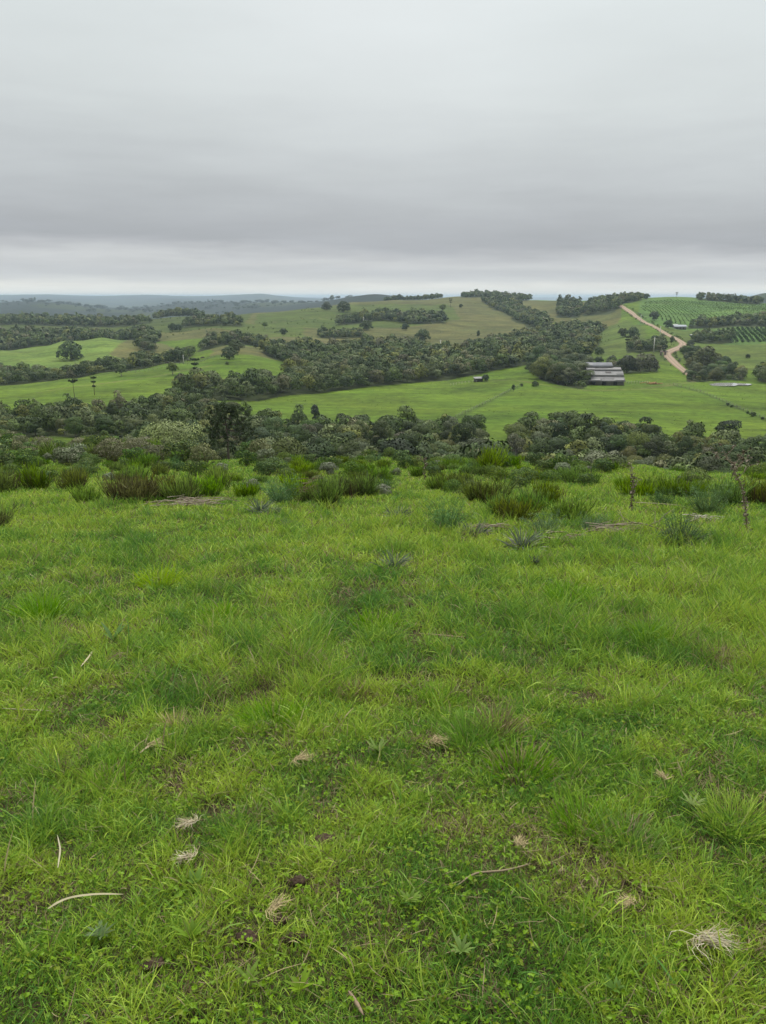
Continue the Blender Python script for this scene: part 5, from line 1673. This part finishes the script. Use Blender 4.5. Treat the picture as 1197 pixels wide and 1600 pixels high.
x, y, z = ground_at(943, 425)
barn = empty('barn', (x, y, z - .3), -.05, (.92, 1.0, 1.15))
tag(barn, 'old grey barn of stepped low roofs with pale sheets on the green meadow', 'barn')
mb = MB(); W_ = (.18, .166, .145)
mb.box((0, 1.0, 1.0), (20.6, 15.0, 2.5), 0, W_); mb.box((0, .1, 2.6), (20.6, 7.6, 3.9), 0, W_)
mb.box((-.3, 3.8, 4.6), (20.0, 6.6, 3.6), 0, W_); mb.box((-2.2, 6.4, 6.8), (15.0, 6.4, 2.8), 0, W_)
for k in range(7): mb.box((-9.4 + k * 3.1, -6.56, 1.3), (.16, .12, 2.8), 0, (.2, .17, .13))
mb.build('wall', M_WALL, barn)
mb = MB(); roof_slope(mb, -10.6, 10.6, -8.2, 2.35, -3.6, 4.3, (0.138, 0.133, 0.125)); mb.build('roof', M_ROOF, barn)
mb = MB(); roof_slope(mb, -10.9, 10.7, -3.9, 4.65, .5, 6.55, (0.183, 0.179, 0.170)); mb.build('roof', M_ROOF, barn)
mb = MB(); roof_slope(mb, -10.4, 10.2, .2, 6.75, 3.4, 8.0, (0.166, 0.158, 0.150)); roof_slope(mb, -10.4, 10.2, 7.4, 6.5, 3.4, 7.97, (0.138, 0.133, 0.129)); mb.build('roof', M_ROOF, barn)
mb = MB(); roof_slope(mb, -9.8, 5.6, 2.8, 8.3, 6.6, 10.0, (0.160, 0.164, 0.172)); roof_slope(mb, -9.8, 5.6, 10.0, 8.4, 6.6, 9.97, (0.160, 0.160, 0.168)); mb.build('roof', M_ROOF, barn)
for (cx, w_, y0, z0, y1, z1, c_) in ((-7.6, 3.0, 3.3, 8.62, 5.6, 9.65, (0.206, 0.206, 0.200)), (-6.5, 5.5, -7.6, 2.72, -6.3, 3.27, (0.219, 0.213, 0.200)), (1.0, 8.0, -7.9, 2.59, -7.0, 2.97, (0.200, 0.194, 0.183)), (7.2, 5.6, -7.4, 2.80, -6.0, 3.39, (0.233, 0.226, 0.213)),
                                     (-2.0, 17, -3.6, 4.89, -2.6, 5.32, (0.226, 0.219, 0.206)), (6.0, 7.5, .7, 7.06, 1.8, 7.49, (0.219, 0.210, 0.194)), (-7.6, 4.4, .8, 7.10, 2.2, 7.65, (0.206, 0.200, 0.186)), (2.0, 3.4, -1.8, 5.67, -.4, 6.27, (0.083, 0.073, 0.066))):
    mb = MB(); roof_slope(mb, cx - w_ / 2, cx + w_ / 2, y0, z0, y1, z1, c_, .05); mb.build('roof_sheet', M_WHITE, barn)
for k, (cx, w_) in enumerate(((-7.4, 2.2), (-1.2, 2.6), (5.2, 2.2))):
    mb = MB(); mb.box((cx, -6.53, 1.2), (w_, .08, 2.3), 0, (.035, .03, .028)); mb.build('doorway', M_WALL, barn)
mb = MB(); mb.box((10.34, -2.5, 1.6), (.1, 5.5, 2.4), 0, (0.218, 0.198, 0.161)); mb.build('end_boards', M_WALL, barn)

x, y, z = ground_at(748, 432); sh = empty('field_shed', (x, y, z - .1), .25)
tag(sh, 'tiny open field shed with pale tin roof at the top of the green meadow', 'shed')
mb = MB(); mb.box((0, .6, .9), (4.6, 2.2, 2.0), 0, (.09, .075, .06)); mb.build('wall', M_WALL, sh)
mb = MB(); roof_slope(mb, -2.8, 2.8, -1.6, 1.95, 2.0, 2.7, (0.234, 0.229, 0.218)); mb.build('roof', M_ROOF, sh)
for sx in (-2.5, 2.5):
    mb = MB(); mb.box((sx, -1.4, .9), (.14, .14, 2.05), 0, (0.114, 0.094, 0.073)); mb.build('post', M_WALL, sh)

x, y, z = ground_at(1061, 845); ws = empty('white_shed', (x, y, z), .12)
tag(ws, 'long white roofed shed on the slope right of the dirt road', 'shed')
mb = MB(); mb.box((0, 0, 1.2), (13.0, 6.4, 3.2), 0, (0.218, 0.208, 0.198)); mb.build('wall', M_WALL, ws)
mb = MB(); roof_slope(mb, -7.2, 7.2, -4.0, 2.75, 0, 4.6, (0.286, 0.312, 0.333)); roof_slope(mb, -7.2, 7.2, 4.0, 2.75, 0, 4.58, (0.260, 0.286, 0.312)); mb.build('roof', M_WHITE, ws)
mb = MB(); roof_slope(mb, -6.6, -1.0, -.9, 4.32, 1.6, 5.2, (0.406, 0.406, 0.400)); mb.build('skylight', M_WHITE, ws)
for k in (-3.6, 0, 3.4):
    mb = MB(); mb.box((k, -3.24, 1.3), (1.4, .08, 1.9), 0, (.10, .09, .08)); mb.build('doorway', M_WALL, ws)
x, y, z = ground_at(1084, 760); tn = empty('poly_tunnel', (x, y, z), .35)
tag(tn, 'low white tunnel cover on the grass beside the dirt road', 'tunnel')
th = np.linspace(0, PI, 12); V = []; fs = []
for k, yy in enumerate(np.linspace(-4.4, 4.4, 9)):
    for t_ in th: V.append((yy, -1.8 * math.cos(t_), 1.75 * math.sin(t_) * (1 - .15 * (k in (0, 8))) - .1))
for k in range(8):
    for q in range(11): fs.append((k * 12 + q, k * 12 + q + 1, k * 12 + q + 13, k * 12 + q + 12))
fs += [tuple(range(12)), tuple(range(96, 108))[::-1]]
mb = MB(); mb.add(V, fs, (0.416, 0.416, 0.406)); mb.build('cover', M_WHITE, tn)
mb = MB(); mb.box((-4.46, 0, .5), (.1, 1.2, 1.1), 0, (0.156, 0.156, 0.156)); mb.build('door_flap', M_WHITE, tn)

x, y, z = ground_at(1036, 588); gt = empty('gateway', (x, y, z), .3)
tag(gt, 'pale gateway walls with a small tiled roof beside the dirt road', 'gateway')
for sx in (-2.0, 2.0):
    mb = MB(); mb.box((sx, 0, 1.1), (1.5, .5, 2.8), 0, (0.286, 0.260, 0.218)); mb.build('wall', M_WALL, gt)
mb = MB(); roof_slope(mb, -3.2, 3.2, -1.3, 2.55, 0, 3.3, (.12, .09, .075)); roof_slope(mb, -3.2, 3.2, 1.3, 2.55, 0, 3.28, (.12, .09, .075)); mb.build('roof', M_ROOF, gt)

# pile of timber by the barn fence
x, y, z = ground_at(1021, 424); r2 = np.random.RandomState(8); mb = MB()
for k in range(16):
    a = .5 * r2.normal(); l = 2.5 + 2.5 * r2.rand(); c0 = np.array([1.6 * r2.normal(), .7 * r2.normal(), .2 + .8 * r2.rand()]); d = np.array([math.cos(a), math.sin(a), .18 * r2.normal()])
    mb.tube(np.array([c0 - d * l / 2, c0 + d * l / 2]), .15 + .08 * r2.rand(), 6, (.42, .26, .11) if k % 3 else (.24, .13, .07))
tag(mb.build('timber_pile', M_WALL, loc=(x, y, z)), 'pile of orange brown timber at the right end of the barn fence', 'timber')


# ------------------------------------------------------------------ poles, fences, cattle, water, crops
def make_pole():
    root = empty('utility_pole')
    mb = MB(); mb.tube(np.array([(0, 0, -.5), (0, 0, 5), (0, 0, 10.0)]), np.array([.30, .27, .22]), 8, (.55, .54, .50)); mb.build('shaft', M_WHITE, root)
    mb = MB(); mb.box((0, 0, 9.45), (1.7, .12, .14), 0, (.40, .36, .30)); mb.build('crossarm', M_WALL, root)
    for sx in (-.75, 0, .75):
        mb = MB(); mb.tube(np.array([(sx, 0, 9.52 if sx else 10.0), (sx, 0, 9.66 if sx else 10.12), (sx, 0, 9.78 if sx else 10.24)]), np.array([.04, .08, .03]), 6, (.35, .3, .28)); mb.build('insulator', M_WHITE, root)
    return root


POLE = None
for px, py, Y, h, lab in ((688, 552, 640, 22, 'tall pale utility pole at the forest edge in the middle of the big hill'), (568, 508, 930, 13, 'pale utility pole left of the woodland belt on the big hill'),
                          (1021, 553, 600, 23, 'tallest pale utility pole just left of the gateway by the road'), (1031, 529, 710, 16, 'utility pole at the left side of the middle stretch of the dirt road'),
                          (1001, 508, 850, 12, 'utility pole on the left side of the upper stretch of the dirt road'), (968, 482, 1045, 10, 'utility pole at the top of the dirt road'),
                          (287, 563, 500, 14, 'utility pole on the upper edge of the lit meadow at left'), (917, 567, 545, 13, 'short pale pole behind the trees left of the barn'), (926, 570, 520, 12, 'thin pole directly behind the left end of the barn')):
    if POLE is None: POLE = make_pole(); o = POLE
    else: o = copy_tree(POLE)
    x, y, z = ground_at(px, Y); s = h / F * y / 10.0
    place(o, x, y, max(.7, min(1.25, s)), .4, z); tag(o, lab, 'utility pole')
    o.scale[2] = s


def fence(pts, lab, n, hgt=1.3, col=(.17, .15, .12), r=.08):
    P = np.array([ground_at(a, b)[:2] for a, b in pts]); Q = smooth_path(P, n); zz = height(Q[:, 0], Q[:, 1])
    root = empty('wire_fence', (Q[0, 0], Q[0, 1], zz[0])); o3 = np.array([Q[0, 0], Q[0, 1], zz[0]])
    L = np.column_stack([Q, zz]) - o3
    for p_ in L:
        mb = MB(); mb.tube(np.array([p_ + (0, 0, -.3), p_ + (.02, 0, hgt)]), np.array([r, r * .85]), 6, col); mb.build('post', M_WALL, root)
    for hh in (.45, .8, 1.15):
        mb = MB(); mb.tube(L + np.array([0, 0, hh * hgt / 1.3]), .012, 4, (.3, .3, .3), cap=False); mb.build('wire', M_WALL, root)
    return tag(root, lab, 'fence')


for L_ in FENCES: fence(*L_)
fence([(974, 431), (990, 429), (1012, 428)], 'pale wooden paddock fence between the barn and the timber pile', 10, 1.3, (.42, .38, .31), .10)
fence([(704, 412), (725, 424), (745, 430)], 'short pale fence left of the little field shed', 9, 1.3, (.45, .42, .35), .09)
fence([(190, 452), (240, 473), (287, 492), (335, 520)], 'fence along the upper edge of the lit meadow at left', 24)


M_COW, nt_, nd_, lk_ = new_mat('cow_hide')
p_ = nd_.new('ShaderNodeBsdfPrincipled'); n_ = noise_node(nd_, lk_, None, 1.4, 2, .5)
lk_.new(ramp(nd_, lk_, n_, [(.4, (.030, .022, .018)), (.62, (.055, .038, .028))]), p_.inputs['Base Color']); p_.inputs['Roughness'].default_value = .7
o_ = nd_.new('ShaderNodeOutputMaterial'); lk_.new(p_.outputs[0], o_.inputs[0])


def cow_mesh():
    """the grazing cow as one continuous quad skin, swept along the spine with legs grown from it"""
    import bmesh
    bm = bmesh.new()
    spine = [(-1.02, 1.12, .10, .12), (-.92, 1.08, .26, .30), (-.6, 1.04, .33, .38), (-.1, 1.0, .37, .42), (.4, 1.03, .35, .41), (.8, 1.08, .27, .34), (1.08, 1.0, .16, .21), (1.28, .70, .12, .16), (1.36, .50, .13, .15), (1.48, .30, .09, .10), (1.52, .22, .06, .06)]
    rings = []; S = 10
    for i, (sx, sz, rw, rh) in enumerate(spine):
        a_, b_ = spine[max(0, i - 1)], spine[min(len(spine) - 1, i + 1)]
        tx, tz = b_[0] - a_[0], b_[1] - a_[1]; l = math.hypot(tx, tz); ux, uz = -tz / l, tx / l
        rings.append([bm.verts.new((sx + ux * rh * math.sin(2 * PI * k / S), rw * math.cos(2 * PI * k / S), sz + uz * rh * math.sin(2 * PI * k / S))) for k in range(S)])
    faces = {}
    for i in range(len(rings) - 1):
        for k in range(S):
            faces[(i, k)] = bm.faces.new((rings[i][k], rings[i][(k + 1) % S], rings[i + 1][(k + 1) % S], rings[i + 1][k]))
    bm.faces.new(rings[0][::-1]); bm.faces.new(rings[-1])
    # legs: pull the lower flank faces down
    for i, k, steps in ((4, 5, ((.03, .62, .10), (.0, .36, .075), (.03, .06, .075), (.05, 0, .08))), (4, 9, ((-.03, .62, .10), (.06, .36, .075), (.0, .06, .075), (.02, 0, .08))),
                        (1, 5, ((.06, .68, .13), (-.10, .42, .075), (-.02, .06, .07), (.0, 0, .08))), (1, 9, ((.02, .68, .13), (-.12, .42, .075), (-.06, .06, .07), (-.04, 0, .08)))):
        f = faces[(i, k)]; sgn = 1 if f.calc_center_median().y > 0 else -1; cx = f.calc_center_median().x
        for dx, zz, r in steps:
            g_ = bmesh.ops.extrude_discrete_faces(bm, faces=[f])['faces'][0]
            c_ = g_.calc_center_median()
            for v_ in g_.verts:
                d_ = v_.co - c_; q_ = 1 if d_.x > 0 else -1; w_ = 1 if d_.y > 0 else -1
                v_.co = (cx + dx + q_ * r, sgn * .22 + w_ * r * .9, zz + (0 if zz < .5 else .05 * q_ * 0))
            f = g_
    # ears and tail
    for sg in (-1, 1):
        v0 = [bm.verts.new(p) for p in ((1.26, sg * .10, .80), (1.22, sg * .12, .72), (1.20, sg * .33, .74), (1.22, sg * .30, .80))]; bm.faces.new(v0)
    t = [bm.verts.new(p) for p in ((-1.06, .03, 1.18), (-1.06, -.03, 1.18), (-1.14, -.02, .8), (-1.14, .02, .8))]; bm.faces.new(t)
    t2 = [t[3], t[2], bm.verts.new((-1.10, -.05, .45)), bm.verts.new((-1.10, .05, .45))]; bm.faces.new(t2)
    bmesh.ops.recalc_face_normals(bm, faces=bm.faces)
    me = bpy.data.meshes.new('cow'); bm.to_mesh(me); bm.free(); me.materials.append(M_COW)
    for pl in me.polygons: pl.use_smooth = True
    return me


cm = cow_mesh()
for px, py, rz, lab in ((261, 569, .2, 'leftmost dark cow on the upper edge of the lit meadow'), (279, 567, 2.9, 'dark cow just left of the pole on the lit meadow'), (295, 565, .5, 'dark cow just right of the pole on the lit meadow'),
                        (304, 563, .1, 'largest looking dark cow right of the pole on the lit meadow'), (317, 561, 3.3, 'rightmost dark cow on the lit meadow')):
    o = bpy.data.objects.new('cow', cm); COL.objects.link(o); md = o.modifiers.new('smooth', 'SUBSURF'); md.levels = 1; md.render_levels = 1
    on_px(o, px, py, 1.15, rz, 0, 2000); tag(o, lab, 'cow', 'cattle on the lit meadow')

# pond
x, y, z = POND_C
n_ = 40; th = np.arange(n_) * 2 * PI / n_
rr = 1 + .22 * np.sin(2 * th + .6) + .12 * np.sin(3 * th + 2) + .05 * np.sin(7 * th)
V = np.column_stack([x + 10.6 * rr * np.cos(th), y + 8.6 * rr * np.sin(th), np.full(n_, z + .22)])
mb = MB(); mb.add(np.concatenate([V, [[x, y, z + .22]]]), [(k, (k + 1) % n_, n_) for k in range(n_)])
m, nt, nd, lk = new_mat('pond_water')
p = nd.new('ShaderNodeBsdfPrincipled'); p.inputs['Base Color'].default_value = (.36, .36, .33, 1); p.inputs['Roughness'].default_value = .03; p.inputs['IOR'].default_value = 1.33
bp = nd.new('ShaderNodeBump'); bp.inputs['Strength'].default_value = .08; gmn = nd.new('ShaderNodeNewGeometry'); lk.new(noise_node(nd, lk, gmn.outputs['Position'], 2.0, 3), bp.inputs['Height']); lk.new(bp.outputs[0], p.inputs['Normal'])
out = nd.new('ShaderNodeOutputMaterial'); lk.new(p.outputs[0], out.inputs[0])
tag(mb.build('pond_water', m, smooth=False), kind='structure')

# crops in rows
rs = np.random.RandomState(33); mb = MB()
lib = []
for k in range(4):
    C, N_, K, L_, O_ = crown_cloud(rs, 14, .9, 1.3, 4, .5, (.5, .7)); lib.append(leaf_quads(C, N_, 1.0, rs, .8))


def rows_of(poly, ang, sp, dp, sc, col):
    pc = np.array([ground_at(a, b)[:2] for a, b in poly]); c0 = pc.mean(0); e = np.abs(pc - c0).max() * 1.5
    u = np.array([math.cos(ang), math.sin(ang)]); v = np.array([-u[1], u[0]])
    i = np.arange(-e, e, sp); j = np.arange(-e, e, dp); ii, jj = np.meshgrid(i, j)
    bend = 6 * np.sin(jj / 60)
    P = c0 + (ii + bend)[..., None] * v + jj[..., None] * u + .45 * rs.normal(size=ii.shape + (2,))
    P = P.reshape(-1, 2); P = P[(P[:, 1] > 100) & (np.abs(P[:, 0] / P[:, 1]) < .56)]
    zz = height(P[:, 0], P[:, 1]); pp = px_of(P[:, 0] / P[:, 1], zz / P[:, 1]); k = inside(poly, pp, np.log(P[:, 1])) & (rs.rand(len(P)) > .05 + .5 * (fbm(P[:, 0] / 25, P[:, 1] / 25, 66, 2) > .62))
    for (px_, py_), z_ in zip(P[k], zz[k]):
        s = sc * (.75 + .5 * rs.rand()); mb.grid(lib[rs.randint(4)] * s + np.array([px_, py_, z_ - .1]), np.tile(np.array(col) * (.75 + .5 * rs.rand()), (14, 1)))


rows_of([(1030, 890), (1300, 890), (1300, 1130), (1150, 1145), (1010, 1110), (1000, 1000)], 1.35, 5.0, 3.0, .6, (.085, .135, .028))
rows_of([(1140, 696), (1300, 690), (1300, 825), (1120, 815), (1150, 760)], 1.15, 4.6, 2.2, 1.15, (.055, .10, .026))
tag(mb.build('crop_rows', M_WOODLEAF, smooth=False), kind='stuff')
